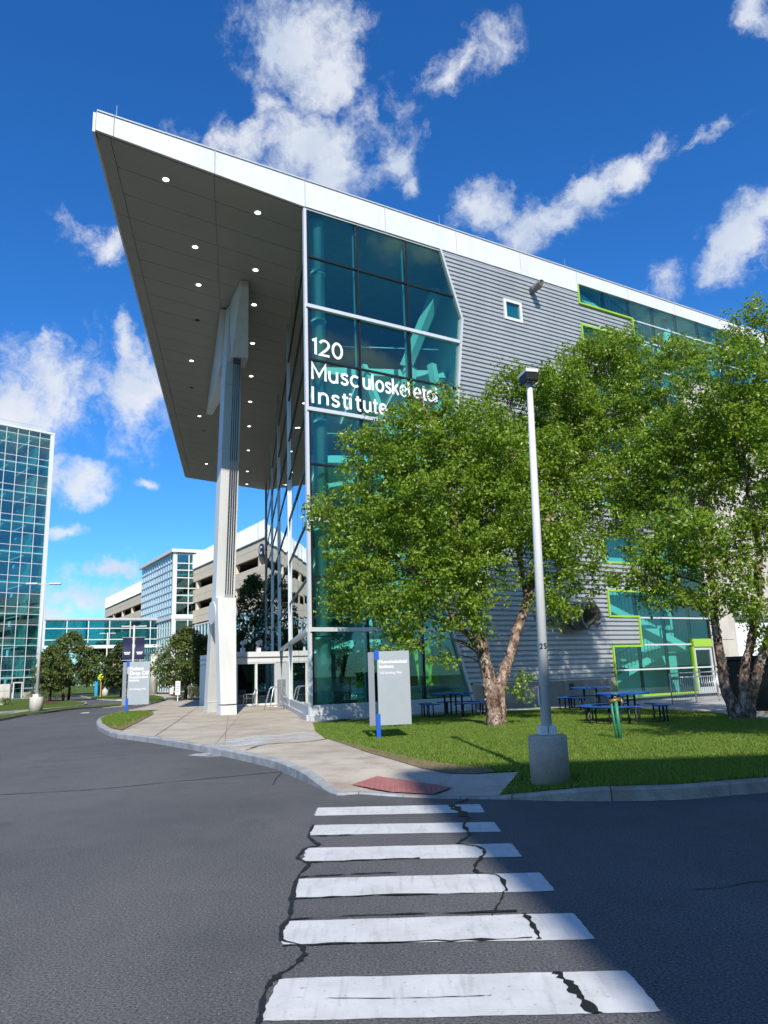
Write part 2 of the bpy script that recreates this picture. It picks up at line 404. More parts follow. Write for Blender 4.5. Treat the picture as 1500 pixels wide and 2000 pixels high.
def sheet(name, pts2, mat, z, parent=None, grid=None, zf=None):
    """A polygon laid on the ground; with a grid it follows the height function zf."""
    pts2 = [(float(p[0]), float(p[1])) for p in pts2]
    if grid is None:
        n = len(pts2); tris = geometry.tessellate_polygon([[Vector((p[0], p[1], 0)) for p in pts2]])
        me = bpy.data.meshes.new(name); me.from_pydata([(p[0], p[1], zf(*p) if zf else z) for p in pts2], [], [tuple(t) for t in tris])
    else:
        n = len(pts2); A = np.array(pts2); x0, y0 = A.min(0); x1, y1 = A.max(0)
        gx, gy = np.meshgrid(np.arange(x0, x1, grid), np.arange(y0, y1, grid)); G = np.c_[gx.ravel(), gy.ravel()]
        G = G[inside(G, A)]
        vs = [Vector(p) for p in pts2] + [Vector((float(g[0]), float(g[1]))) for g in G]
        r = geometry.delaunay_2d_cdt(vs, [(i, (i + 1) % n) for i in range(n)], [list(range(n))], 1, 1e-4)
        me = bpy.data.meshes.new(name); me.from_pydata([(p[0], p[1], zf(p[0], p[1]) if zf else z) for p in r[0]], [], [tuple(f) for f in r[2]])
    bm = bmesh.new(); bm.from_mesh(me); bmesh.ops.recalc_face_normals(bm, faces=bm.faces)
    if sum(f.normal.z * f.calc_area() for f in bm.faces) < 0: bmesh.ops.reverse_faces(bm, faces=bm.faces)
    bm.to_mesh(me); bm.free()
    return link(name, me, mat, parent)
def inside(P, A):
    r = np.zeros(len(P), bool); n = len(A)
    for i in range(n):
        a = A[i]; b = A[(i + 1) % n]
        c = ((a[1] > P[:, 1]) != (b[1] > P[:, 1])) & (P[:, 0] < (b[0] - a[0]) * (P[:, 1] - a[1]) / (b[1] - a[1] + 1e-12) + a[0]); r ^= c
    return r
def smooth_line(P, k=4):                        # Catmull-Rom through 2-D or 3-D points
    P = [np.array(p, float) for p in P]; o = []
    for i in range(len(P) - 1):
        a, b, c, d = P[max(i - 1, 0)], P[i], P[i + 1], P[min(i + 2, len(P) - 1)]
        for j in range(k):
            t = j / k; o.append(.5 * ((2 * b) + (c - a) * t + (2 * a - 5 * b + 4 * c - d) * t * t + (3 * b - a - 3 * c + d) * t ** 3))
    o.append(P[-1]); return o
def ribbon(pts, w, z, name, mat, parent, zf=None, jit=0., seed=0):
    r = random.Random(seed); L = smooth_line([p[:2] for p in pts], 6); vs = []; n = len(L)
    for i, p in enumerate(L):
        t = L[min(i + 1, n - 1)] - L[max(i - 1, 0)]; t /= np.linalg.norm(t) + 1e-9; q = np.array([-t[1], t[0]])
        ww = (w(i / (n - 1)) if callable(w) else w); a = ww * (.5 + jit * (r.random() - .5)); b = ww * (.5 + jit * (r.random() - .5))
        for s_ in (p + q * a, p - q * b): vs.append((s_[0], s_[1], (zf(*s_) if zf else 0) + z))
    fs = [(2 * i, 2 * i + 1, 2 * i + 3, 2 * i + 2) for i in range(n - 1)]
    me = bpy.data.meshes.new(name); me.from_pydata(vs, [], fs); return link(name, me, mat, parent)

# ------------------------------------------------------------------ the ground
def P2(x, y, z=.15): return gz(x, y, z)[:2]
g = sheet('ground', [(-1500, -800), (1500, -800), (1500, 2500), (-1500, 2500)], 'far_lawn', -.03); structure(g)
road = structure(sheet('road', [(-170, -60), (110, -60), (110, 30), (20, 60), (20, 135), (-170, 135)], 'asphalt', 0.))

# kerb line of the pavement and plaza, from behind the drop-off sign round to the right
RA, RB = gz(712, 1545, .0)[:2], gz(915, 1556, .0)[:2]
def zp(x, y):                                   # pavement level, dipping to the road at the crossing
    p = np.array([x, y]); ab = RB - RA; t = min(1, max(0, (p - RA).dot(ab) / ab.dot(ab))); d = np.linalg.norm(p - RA - ab * t)
    u = min(1, max(0, (d - .02) / 1.9)); return .012 + .138 * u * u * (3 - 2 * u) if u < 1 else .15
kp = [(352, 1360), (325, 1368), (282, 1380), (240, 1388.5), (213, 1395), (198, 1400), (189, 1407), (192, 1417), (211, 1427), (231, 1432), (303, 1441), (407, 1458), (517, 1480), (560, 1494), (616, 1516), (657, 1531)]
KO = [P2(*p) for p in kp] + [P2(700, 1545, .04), P2(760, 1553, .015), P2(845, 1557, .015), P2(925, 1556, .03)] + [gz(1000, 1562, 0)[:2], gz(1133, 1565, 0)[:2], gz(1333, 1562, 0)[:2], gz(1500, 1548, 0)[:2], arr(7.5, 10.2), arr(12, 10.4), arr(22, 10.8), arr(32, 11.)]
KO = smooth_line(KO, 3)
def inset(L, d):
    o = []
    for i in range(len(L)):
        t = L[min(i + 1, len(L) - 1)] - L[max(i - 1, 0)]; t = t / np.linalg.norm(t); o.append(L[i] + np.array([-t[1], t[0]]) * d)
    return o
KI = inset(KO, .16)
def kerb(name, O, I, zf, mat, step=4):
    root = bpy.data.objects.new(name, None); COL.objects.link(root); structure(root); WORLD[root.name] = Matrix.Identity(4)
    i = 0
    while i < len(O) - 1:
        j = min(i + step, len(O) - 1); m = MB(); vs = []; fs = []
        for k in range(i, j + 1):
            o, n_ = O[k].copy(), I[k].copy()
            if k == i: d = (O[k + 1] - O[k]); d /= np.linalg.norm(d); o += d * .006; n_ += d * .006
            if k == j: d = (O[k - 1] - O[k]); d /= np.linalg.norm(d); o += d * .006; n_ += d * .006
            z = zf(*o); e = (n_ - o) / np.linalg.norm(n_ - o)
            oo = o + e * .02; vs += [(o[0], o[1], -.05), (o[0], o[1], max(z - .02, -.01)), (oo[0], oo[1], z + .004), (n_[0], n_[1], zf(*n_) + .006), (n_[0], n_[1], -.05)]
        c = j - i + 1
        for k in range(c - 1):
            for q in range(4): fs.append((5 * k + q, 5 * k + q + 1, 5 * k + 5 + q + 1, 5 * k + 5 + q))
        fs += [(0, 1, 2, 3, 4), tuple(5 * (c - 1) + q for q in (4, 3, 2, 1, 0))]
        m.add(vs, fs); m.build('kerb_stone', mat(i / len(O)) if callable(mat) else mat, root)
        i = j
    return root
kerb('kerb', KO, KI, zp, lambda t: 'granite' if t < .62 else 'kerb_concrete')

# lawn in front of the building; pavement fills the rest
lawn_px = [(612, 1413.6), (616, 1428), (635, 1442), (672, 1453), (720, 1470), (769, 1484), (821, 1498), (877, 1505), (933, 1506.5), (1015, 1505), (1051, 1540)]
LE = [P2(*p) for p in lawn_px]
ki0 = next(i for i, p in enumerate(KI) if np.linalg.norm(p - P2(1051, 1540)) < .6)
plaza_back = [arr(40, 60), arr(-8, 62), arr(-20, 62)]
plaza = sheet('plaza', KI[:ki0 + 1] + LE[:-1][::-1] + [arr(-1.6, 27.2), arr(26, 44)] + [arr(20, 62), arr(-17.5, 62)], 'sidewalk', .15, None, .5, zp); structure(plaza)
LAWN = LE[:-1] + [KI[ki0]] + KI[ki0 + 1:] + [arr(32, 36), arr(20.5, 26.2), P2(1500, 1406), P2(1434, 1398), P2(1300, 1387), arr(6.9, 28.6), arr(2.6, 27.6), arr(-1.2, 25.9)]
lawn_z = lambda x, y: .162 if y > 13 else .150 + .004 * max(0, min(3, y - 10))
lawn = structure(sheet('lawn', LAWN, 'lawn', .155, None, .35, lambda x, y: min(.156, zp(x, y) + .008)))
walk = structure(sheet('footpath', [P2(1300, 1387, .16), P2(1434, 1398, .16), P2(1500, 1406, .16), arr(20.5, 26.2), arr(32, 36), arr(32, 44), arr(2.2, 28.4), arr(-1.6, 26.6), arr(-1.2, 25.95), arr(2.6, 27.7), arr(6.9, 28.7)], 'sidewalk_new', .168))
# island by the drop-off sign
ISL = [P2(*p) for p in [(300, 1394), (270, 1408), (236, 1424), (214, 1420), (200, 1413), (198, 1406), (206, 1400), (222, 1396), (244, 1391.5), (275, 1390.5)]]
isl = structure(sheet('lawn_island', ISL, 'lawn', .17))
SOIL = [[P2(*p) for p in L] for L in ([(301, 1394.5), (272, 1410), (238, 1427), (216, 1422), (206, 1417), (232, 1420), (262, 1406)],
        [(635, 1442), (672, 1453.5), (720, 1470.5), (769, 1484.5), (821, 1498.5), (877, 1505.5), (933, 1507), (967, 1505), (955, 1499), (900, 1496), (850, 1489), (800, 1479), (752, 1468), (700, 1455), (660, 1447)],
        )]
for sp_, pa_ in zip(SOIL, (isl, lawn)): sheet('soil_edge', sp_, 'bare_soil', 0, pa_, .2, (lambda x, y: .175) if pa_ is isl else (lambda x, y: min(.160, zp(x, y) + .013)))
# joints, spill and tactile slab on the pavement
ribbon([P2(304, 1437), P2(340, 1413), P2(372, 1391), P2(395, 1375)], .035, .004, 'pavement_joint', 'joint_filler', plaza, zp)
for a, b in (((230, 1431), (330, 1392)), ((416, 1459), (470, 1396)), ((300, 1441), (460, 1405))):
    ribbon([P2(*a), P2((a[0] + b[0]) / 2, (a[1] + b[1]) / 2), P2(*b)], .012, .004, 'pavement_joint', 'joint_filler', plaza, zp)
ribbon([P2(446, 1397), P2(442, 1425), P2(438, 1461)], .012, .0045, 'pavement_joint', 'joint_filler', plaza, zp)
sheet('paint_spill', [P2(*p) for p in [(402, 1456.5), (440, 1446), (520, 1437), (590, 1432), (612, 1431), (622, 1438), (590, 1443), (548, 1449), (512, 1455), (480, 1458), (440, 1459), (415, 1460)]], 'spill', .156, plaza)
sheet('paint_spill', [P2(*p, 0) for p in [(365, 1476), (385, 1472), (408, 1471), (412, 1473), (428, 1473), (436, 1477), (410, 1479), (385, 1477)]], 'spill', .005, road)
ribbon([P2(480, 1466), P2(520, 1454), P2(600, 1449), P2(640, 1443)], .07, .006, 'pavement_joint', 'joint_filler', plaza, zp, .9, 4)
tp = [P2(687, 1533, .04), P2(737, 1519.5, .06), P2(810, 1527, .06), P2(883, 1535.5, .06), P2(846, 1551, .03), P2(765, 1547, .03)]
tac = sheet('tactile_slab', tp, 'tactile_red', 0, plaza, .12, lambda x, y: zp(x, y) + .02)
dm = MB(); A_ = np.array(tp); gx, gy = np.meshgrid(np.arange(A_[:, 0].min(), A_[:, 0].max(), .075), np.arange(A_[:, 1].min(), A_[:, 1].max(), .075)); G_ = np.c_[gx.ravel(), gy.ravel()]
for p in G_[inside(G_, A_)]:
    z = zp(*p) + .02; dm.add([(p[0] + .016 * math.cos(a), p[1] + .016 * math.sin(a), z) for a in (0, 1.57, 3.14, 4.71)] + [(p[0] + .009 * math.cos(a), p[1] + .009 * math.sin(a), z + .007) for a in (0, 1.57, 3.14, 4.71)], [(0, 1, 5, 4), (1, 2, 6, 5), (2, 3, 7, 6), (3, 0, 4, 7), (4, 5, 6, 7)])
stuff(dm.build('domes', 'tactile_red', tac))

# zebra crossing: worn paint laid on the asphalt
ST = [((614, 1594), (620, 1578), (937, 1571), (947, 1587)), ((605, 1632), (612, 1612), (965, 1606), (979, 1625)), ((592, 1683), (598, 1657), (1000, 1648), (1020, 1674)),
      ((572, 1754), (582, 1717), (1055, 1705), (1085, 1741)), ((547, 1846), (560, 1800), (1120, 1784), (1163, 1836)), ((505, 1996), (545, 1912), (1225, 1897), (1293, 1978))]
rs = random.Random(5)
for q in ST:
    c = [gz(*p)[:2] for p in q]; out = []
    for i in range(4):
        a, b = c[i], c[(i + 1) % 4]; L_ = np.linalg.norm(b - a); n = max(3, int(L_ / .035)); t = (b - a) / L_; nr = np.array([-t[1], t[0]]); am = .009 if i == 0 else .0035
        w1, w2 = rs.uniform(0, 6), rs.uniform(0, 6)
        for k in range(n):
            f = k / n; dd = min(f, 1 - f) * L_; rnd = .012 * max(0, 1 - dd / .07) ** 2 if i in (2, 3) else .02 * max(0, 1 - dd / .05) ** 2
            out.append(a + (b - a) * f + nr * (rs.uniform(-am, am) * .7 + am * .7 * math.sin(w1 + f * 23) - rnd * (-1 if (nr.dot(np.mean(c, 0) - a) > 0) else 1)))
    sheet('crossing_stripe', out, 'road_paint', .004, road)
CL = [(612, 1612), (603, 1634), (622, 1652), (599, 1657), (583, 1677), (603, 1688), (583, 1712), (571, 1750), (566, 1790), (547, 1832), (592, 1852), (582, 1882), (546, 1906), (522, 1930), (507, 1985), (498, 2040)]
CR = [(915, 1560), (882, 1577), (903, 1588), (915, 1598), (906, 1612), (917, 1632), (896, 1648), (935, 1655), (946, 1668), (929, 1690), (934, 1706), (974, 1712), (991, 1742)]
CR2 = [(1024, 1786), (1040, 1808), (1055, 1836)]; CR3 = [(1088, 1900), (1112, 1925), (1138, 1955), (1166, 1982)]
for k, (L_, w) in enumerate(((CL, .038), (CR, .036), (CR2, .04), (CR3, .055))):
    ribbon([gz(*p) for p in L_], lambda t, w=w, k=k: w * (.75 + .5 * math.sin(t * 37 + k) * math.sin(t * 91)), .008, 'crack_seal', 'crack_sealant', road, None, .75, k)
ribbon([gz(*p) for p in [(880, 1573), (893, 1579), (908, 1596)]], .09, .0085, 'crack_seal', 'crack_sealant', road, None, 1., 31)
ribbon([gz(*p) for p in [(985, 1742), (978, 1760), (960, 1790)]], .012, .008, 'crack_seal', 'crack_sealant', road, None, 1., 32)
for k, L_ in enumerate(([(592, 1686), (690, 1682), (820, 1677)], [(575, 1757), (700, 1751), (930, 1746)], [(552, 1849), (700, 1843), (880, 1839), (1040, 1834)], [(565, 1797), (760, 1788), (1010, 1781)], [(583, 1714), (680, 1709), (780, 1705)], [(607, 1634), (650, 1633), (690, 1631)])):
    ribbon([gz(*p) for p in L_], .022, .0082, 'crack_seal', 'crack_sealant', road, None, 1.4, 10 + k)
ribbon([gz(*p) for p in [(640, 1952), (760, 1953), (870, 1950), (960, 1947)]], .005, .0085, 'crack_seal', 'crack_sealant', road, None, 1.2, 41)
ribbon([gz(*p) for p in [(-60, 1556), (120, 1546), (200, 1541), (330, 1528), (470, 1515), (556, 1507)]], .035, .004, 'crack_seal', 'crack_sealant', road, None, 1., 21)
ribbon([gz(*p) for p in [(10, 1492), (120, 1486), (240, 1474)]], .02, .004, 'crack_seal', 'crack_sealant', road, None, 1.2, 22)
ribbon([gz(*p) for p in [(1358, 1738), (1420, 1733), (1460, 1724), (1540, 1719)]], .018, .004, 'crack_seal', 'crack_sealant', road, None, 1.2, 23)
ribbon([gz(*p) for p in [(533, 1533), (540, 1520), (552, 1508)]], .015, .0045, 'crack_seal', 'crack_sealant', road, None, 1., 24)
sheet('road_marking', [gz(*p)[:2] for p in [(155, 1393.5), (163, 1391.5), (176, 1391), (172, 1393)]], 'road_paint', .004, road)

# lawns across the road on the left, each with its kerb
def far_lawn_bed(pts, z=.12, name='far_lawn_bed'):
    pts = smooth_line([P2(*p, z) for p in pts + pts[:1]], 3)[:-1]; o = structure(sheet(name, pts, 'far_lawn', z))
    m = MB(); n = len(pts); c = np.mean(pts, 0); vs = []
    for p in pts:
        e = (p - c) / np.linalg.norm(p - c); q = p + e * .16; vs += [(p[0], p[1], z + .006), (q[0], q[1], z + .006), (q[0] + e[0] * .01, q[1] + e[1] * .01, -.02)]
    fs = []
    for i in range(n):
        j = (i + 1) % n; fs += [(3 * i, 3 * i + 1, 3 * j + 1, 3 * j), (3 * i + 1, 3 * i + 2, 3 * j + 2, 3 * j + 1)]
    m.add(vs, fs); m.build('kerb_edge', 'concrete_pale', o); return o
far_lawn_bed([(-90, 1416), (0, 1404), (40, 1396), (80, 1391), (120, 1385.5), (160, 1381.5), (200, 1379.5), (248, 1376), (248, 1374), (200, 1376.3), (130, 1380.5), (60, 1388), (0, 1397), (-90, 1407)])
lawnB = far_lawn_bed([(-90, 1398), (0, 1390), (80, 1384), (150, 1378), (166, 1374), (166, 1371.5), (150, 1369.5), (110, 1367), (40, 1366), (0, 1368), (-90, 1372)])
far_lawn_bed([(158, 1359), (185, 1356.5), (240, 1357), (252, 1361), (240, 1366), (200, 1365.2), (175, 1362)])
far_lawn_bed([(262, 1360), (300, 1358), (318, 1361), (321, 1365), (312, 1369), (285, 1373), (262, 1373.5)])
far_lawn_bed([(327, 1369), (350, 1366), (368, 1368), (350, 1371)])
sheet('mulch_bed', smooth_line([P2(*p, .12) for p in [(78, 1373), (98, 1369), (116, 1371), (108, 1374.5), (86, 1375), (78, 1373)]], 3)[:-1], 'mulch', .135, lawnB)
mul = structure(sheet('mulch_bed', [P2(*p, 0) for p in [(328, 1358), (345, 1352), (420, 1350), (500, 1350), (500, 1357), (404, 1358), (360, 1362)]], 'mulch', .03))
farwalk = structure(sheet('far_footpath', [P2(*p, 0) for p in [(262, 1357.5), (285, 1353), (335, 1352), (330, 1358), (345, 1362), (322, 1363), (300, 1357.5)]], 'sidewalk', .02))

# ------------------------------------------------------------------ the institute building
dR = ray(3230, 1231); dR[2] = 0; dR /= np.linalg.norm(dR)
dL = ray(467, 1328); dL[2] = 0; dL /= np.linalg.norm(dL)
nR = arr(dR[1], -dR[0], 0); nL = arr(-dL[1], dL[0], 0)
CB = gz(607, 1408, .15); CB[2] = 0
FRR = (CB, dR, nR, Z)                            # along the right face, outwards, up
FRL = (CB, dL, nL, Z)                            # along the left face
def SL(s, l, z): return CB + dR * s + dL * l + Z * z
def FP(fr, x, o, z): return fr[0] + fr[1] * x + fr[2] * o + Z * z
bld = thing('institute_building', 'glass and grey corrugated metal institute with white cantilevered roof on a slanted column', 'building', CB + Z * .15)
ZT = [.62, 3.24, 5.13, 7.2, 9.31, 11.42, 13.45, 15.62, 17.77, 19.83]
BND = [(.15, 7.03), (.37, 6.97), (4.06, 5.86), (16.75, 7.52), (19.9, 6.55), (20.5, 6.4)]
def bnd(z):
    for (a, sa), (b, sb) in zip(BND, BND[1:]):
        if z <= b: return sa + (sb - sa) * (z - a) / (b - a)
    return BND[-1][1]
# roof slab with overhang
RTOP = 21.06
def softz(s): return 19.86 + .44 * (-s / 7.9) if s < 0 else 19.86
roof = MB()
rt = [(-7.86, .03), (34, .03), (34, 46), (-7.86, 46)]
bot = [SL(-7.86, .03, softz(-7.86) + .10), SL(0, .03, 19.96), SL(14.9, .03, 19.96), SL(14.9, .03, 20.42), SL(34, .03, 20.42), SL(34, 46, 20.42), SL(0, 46, 19.96), SL(-7.86, 46, softz(-7.86) + .10)]
roof.prism([SL(-7.86, .03, softz(-7.86) + .10), SL(0, .03, 19.96), SL(14.9, .03, 19.96), SL(14.9, .03, 20.42), SL(34, .03, 20.42), SL(34, .03, RTOP - .03), SL(-7.86, .03, RTOP - .03)], dL * 46)
roof_o = roof.build('roof', 'white_panel', bld)
# fascia panels, with open joints, along the right face and round the canopy
sx = [-7.92, -7.32, -3.69, 0., 3.72, 7.45, 11.2, 14.9, 18.6, 22.3, 26., 29.7, 34.]
for a, b in zip(sx, sx[1:]):
    za, zb = (softz(a), softz(b)) if a < 0 else ((19.88, 19.88) if a < 14.8 else (20.36, 20.36))
    m = MB(); a2, b2 = a + .012, b - .012
    m.prism([FP(FRR, a2, .0, za), FP(FRR, b2, .0, zb), FP(FRR, b2, .0, RTOP), FP(FRR, a2, .0, RTOP)], nR * .10); m.build('fascia_panel', 'white_panel', roof_o)
    m = MB(); m.box(FRR, a2, b2, .0, .14, RTOP - .02, RTOP + .03); m.build('coping', 'silver_paint', roof_o)
m = MB(); m.prism([FP(FRR, 14.80, -.03, 19.9), FP(FRR, 14.95, -.03, 19.9), FP(FRR, 14.95, -.03, 20.45), FP(FRR, 14.80, -.03, 20.45)], nR * .1); m.build('fascia_return', 'white_panel', roof_o)
for k in range(8):                               # left edge of the canopy
    m = MB(); fr = (SL(-7.92, 0, 0), dL, -dR, Z); m.box(fr, k * 5.75 + .012, k * 5.75 + 5.74, .0, .09, softz(-7.9), RTOP); m.build('fascia_panel', 'white_panel', roof_o)
for a, b in zip(sx[:4], sx[1:4]):                # far end of the canopy
    m = MB(); m.prism([SL(a + .01, 46.02, softz(a)), SL(b - .01, 46.02, softz(b)), SL(b - .01, 46.02, RTOP), SL(a + .01, 46.02, RTOP)], dL * .09); m.build('fascia_panel', 'white_panel', roof_o)
# soffit panels
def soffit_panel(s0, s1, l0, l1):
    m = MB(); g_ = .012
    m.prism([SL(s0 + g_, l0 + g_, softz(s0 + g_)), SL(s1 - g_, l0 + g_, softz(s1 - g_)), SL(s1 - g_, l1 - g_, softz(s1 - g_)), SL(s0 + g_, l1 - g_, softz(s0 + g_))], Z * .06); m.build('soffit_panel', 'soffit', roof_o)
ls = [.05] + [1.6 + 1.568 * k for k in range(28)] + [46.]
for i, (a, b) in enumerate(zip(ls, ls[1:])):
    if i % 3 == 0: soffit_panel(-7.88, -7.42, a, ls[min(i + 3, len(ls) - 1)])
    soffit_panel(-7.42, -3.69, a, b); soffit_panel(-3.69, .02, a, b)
# downlights in the soffit
DLT = [(-5.6, 1.3), (-4.71, 5.4), (-4.73, 8.67), (-5.66, 18.06), (-5.68, 27.77), (-5.7, 40.1)] + [(-1.92, l) for l in (1.35, 5.74, 9.06, 13.54, 18.25, 22.68, 27.79, 33.86, 40.3, 44.9)]
for s_, l_ in DLT:
    c = SL(s_, l_, softz(s_)); m = MB()
    ring = lambda r, z, n=16: [c + arr(r * math.cos(2 * math.pi * k / n), r * math.sin(2 * math.pi * k / n), z) for k in range(n)]
    vs = ring(.16, -.005) + ring(.135, -.03) + ring(.115, -.012); n = 16
    m.add(vs, [(i * n + j, i * n + (j + 1) % n, (i + 1) * n + (j + 1) % n, (i + 1) * n + j) for i in range(2) for j in range(n)]); d = m.build('downlight', 'silver_paint', roof_o)
    m = MB(); m.add(ring(.115, -.014), [tuple(range(16))]); adopt(m.build('lens', 'lamp_glow'), d)
for s_, l_ in ((-5.0, 12.5), (-5.9, 22.5), (-5.5, 31.)):
    c = SL(s_, l_, softz(s_) - .012); m = MB(); m.tube([c, c + Z * .02], .14, 14); m.build('speaker_grille', 'dark_metal', roof_o)
# lightning rods and snow studs
for s_ in (-7.25, -.4, 6.6, 14.2, 22., 29.5):
    m = MB(); p = FP(FRR, s_, .05, RTOP + .02); m.tube([p, p + Z * .03, p + Z * .04, p + Z * .5], [.05, .05, .012, .008], 6); m.build('lightning_rod', 'galvanised', roof_o)
m = MB()
for k in range(95):
    p = FP(FRR, -7.6 + k * .42, -.25, RTOP - .03); m.box((p, dR, nR, Z), -.02, .02, -.02, .02, 0, .16)
stuff(m.build('roof_studs', 'galvanised', roof_o))

# --- right-hand glass prow: panes, mullions, transoms
ML = [0.06, 2.36, 4.76]
def poly_pane(pts, fr, o0, th, mat, name, parent=bld, tilt=0.):
    m = MB(); P = [FP(fr, x, o0, z) for x, z in pts]
    if tilt:
        c = np.mean(P, 0); tx, tz = RNG.normal(0, tilt, 2); P = [p + fr[2] * ((p - c).dot(fr[1]) * tx + (p - c)[2] * tz) for p in P]
    m.prism(P, fr[2] * th); return m.build(name, mat, parent)
def right_clip(z0, z1, x0, x1f):
    zs = [z0] + [b[0] for b in BND if z0 < b[0] < z1] + [z1]
    return [(x0, z0)] + [(x1f(z), z) for z in zs] + [(x0, z1)]
for z0, z1 in zip(ZT, ZT[1:]):
    for x0, x1 in ((ML[0], ML[1]), (ML[1], ML[2])):
        poly_pane([(x0 + .02, z0), (x1 - .02, z0), (x1 - .02, z1), (x0 + .02, z1)], FRR, -.03, .024, 'teal_glass', 'glass_pane', tilt=.0012)
    poly_pane(right_clip(z0, z1, ML[2] + .02, lambda z: bnd(z) - .04), FRR, -.03, .024, 'teal_glass', 'glass_pane', tilt=.0012)
for x in ML[1:]:
    m = MB(); m.box(FRR, x - .03, x + .03, -.20, .035, .5, 19.86); m.build('mullion', 'dark_metal', bld)
    m = MB(); m.box(FRR, x - .022, x + .022, -.36, -.205, .5, 19.86); m.build('glass_fin', 'interior_grey', bld)
for i, z in enumerate(ZT[1:-1], 1):
    thick = i % 2 == 1; e = bnd(z) - .02
    m = MB()
    if thick: m.box(FRR, -.02, e, -.03, .12, z - .075, z + .075); m.build('transom', 'silver', bld, bevel=.006)
    else: m.box(FRR, -.02, e, -.06, .04, z - .035, z + .035); m.build('transom', 'dark_metal', bld)
m = MB(); m.box(FRR, -.02, 6.93, -.1, .07, .20, .66); m.build('sill', 'silver_paint', bld, bevel=.01)
m = MB(); m.box(FRR, -.05, 6.98, -.1, .13, .14, .34); m.build('sill', 'silver_paint', bld, bevel=.01)
m = MB(); m.box(FRR, -.06, .06, -.06, .06, .15, 19.85); m.build('corner_post', 'silver', bld)
m = MB(); m.box(FRR, .09, .15, -.12, .03, .5, 19.85); m.build('mullion', 'dark_metal', bld)
m = MB(); m.box(FRR, 0, 14.9, -.02, .05, 19.80, 19.90); m.build('head_trim', 'silver_paint', bld)
# white trim along the zig-zag edge of the cladding
m = MB()
for (za, sa), (zb, sb) in zip(BND[:-1], BND[1:]):
    zb = min(zb, 19.88)
    if za >= zb: continue
    w = .06; m.prism([FP(FRR, sa - w, -.08, za), FP(FRR, sa + w, -.08, za), FP(FRR, sb + w, -.08, zb), FP(FRR, sb - w, -.08, zb)], nR * .2)
m.build('edge_trim', 'silver_paint', bld)
# lettering on the glass
def arc(cx, cy, rx, ry, a0, a1, n=18): return [(cx + rx * math.cos(Rd(a0 + (a1 - a0) * i / n)), cy + ry * math.sin(Rd(a0 + (a1 - a0) * i / n))) for i in range(n + 1)]
GLY = {'1': ([[(0, .84), (.2, .96), (.2, 0)]], .44), '2': ([arc(.3, .7, .27, .26, 165, -25, 12) + [(.42, .42), (.02, .04), (.6, .04)]], .80), '0': ([arc(.3, .5, .28, .46, 0, 360, 28)], .74),
       'M': ([[(0, 0), (0, .96), (.42, .26), (.84, .96), (.84, 0)]], 1.10), 'u': ([[(0, .7)] + arc(.25, .28, .25, .25, 180, 360, 12), [(.5, .7), (.5, 0)]], .76), 's': ([[(.44, .55), (.37, .64), (.24, .67), (.1, .62), (.06, .51), (.13, .41), (.25, .365), (.38, .31), (.44, .2), (.39, .08), (.25, .025), (.11, .05), (.02, .15)]], .66),
       'c': ([arc(.3, .35, .28, .32, 48, 312, 18)], .70), 'l': ([[(0, 0), (0, 1.)]], .32), 'o': ([arc(.3, .35, .29, .32, 0, 360, 24)], .80), 'k': ([[(0, 0), (0, 1.)], [(.42, .68), (.03, .27)], [(.15, .40), (.46, 0)]], .66), 'e': ([[(.04, .36), (.58, .36)] + arc(.3, .35, .28, .32, 2, 310, 18)], .76),
       't': ([[(.15, .9), (.15, .2), (.18, .08), (.26, .03), (.38, .03)], [(0, .67), (.38, .67)]], .52), 'a': ([arc(.27, .35, .27, .32, 0, 360, 22), [(.55, .7), (.55, 0)]], .80), 'I': ([[(0, 0), (0, 1.)]], .40), 'n': ([[(0, 0), (0, .7)], [(0, .42)] + arc(.25, .42, .25, .25, 180, 0, 12) + [(.5, 0)]], .76), 'i': ([[(0, 0), (0, .7)], [(0, .86), (0, .98)]], .32)}
def letter(ch, s0, z0, kx, kz, w=.050):
    m = MB()
    for q, st in enumerate(GLY[ch][0]):
        P = [np.array([x * kx, y * kz]) for x, y in st]; n = len(P); vs = []
        for i, p in enumerate(P):
            t0 = P[i] - P[i - 1] if i else P[1] - P[0]; t1 = P[i + 1] - P[i] if i < n - 1 else P[-1] - P[-2]
            t0 = t0 / np.linalg.norm(t0); t1 = t1 / np.linalg.norm(t1); n0 = np.array([-t0[1], t0[0]]); n1 = np.array([-t1[1], t1[0]]); b = n0 + n1; b /= np.linalg.norm(b); k = w / max(.45, b.dot(n0))
            for sg_ in (1, -1):
                c = p + b * k * sg_; vs.append(c)
        o = .004 + .0012 * q; V_ = [FP(FRR, s0 + c[0], o, z0 + c[1]) for c in vs]; W_ = [v + nR * .015 for v in V_]; L_ = 2 * n
        m.add(V_ + W_, [f for i in range(n - 1) for f in ((2 * i, 2 * i + 1, 2 * i + 3, 2 * i + 2), (L_ + 2 * i, L_ + 2 * i + 2, L_ + 2 * i + 3, L_ + 2 * i + 1), (2 * i, 2 * i + 2, L_ + 2 * i + 2, L_ + 2 * i), (2 * i + 1, L_ + 2 * i + 1, L_ + 2 * i + 3, 2 * i + 3))] + [(0, L_, L_ + 1, 1), (2 * n - 2, 2 * n - 1, L_ + 2 * n - 1, L_ + 2 * n - 2)])
    m.build('letter', 'lettering', bld)
for s_, z_, txt, kx in ((.26, 13.68, '120', .70), (.25, 12.65, 'Musc', .655), (2.48, 12.65, 'uloskel', .535), (4.86, 12.65, 'etal', .53), (.25, 11.69, 'Instit', .69), (2.48, 11.69, 'ute', .54)):
    for ch in txt: letter(ch, s_, z_, kx, .66); s_ += GLY[ch][1] * kx

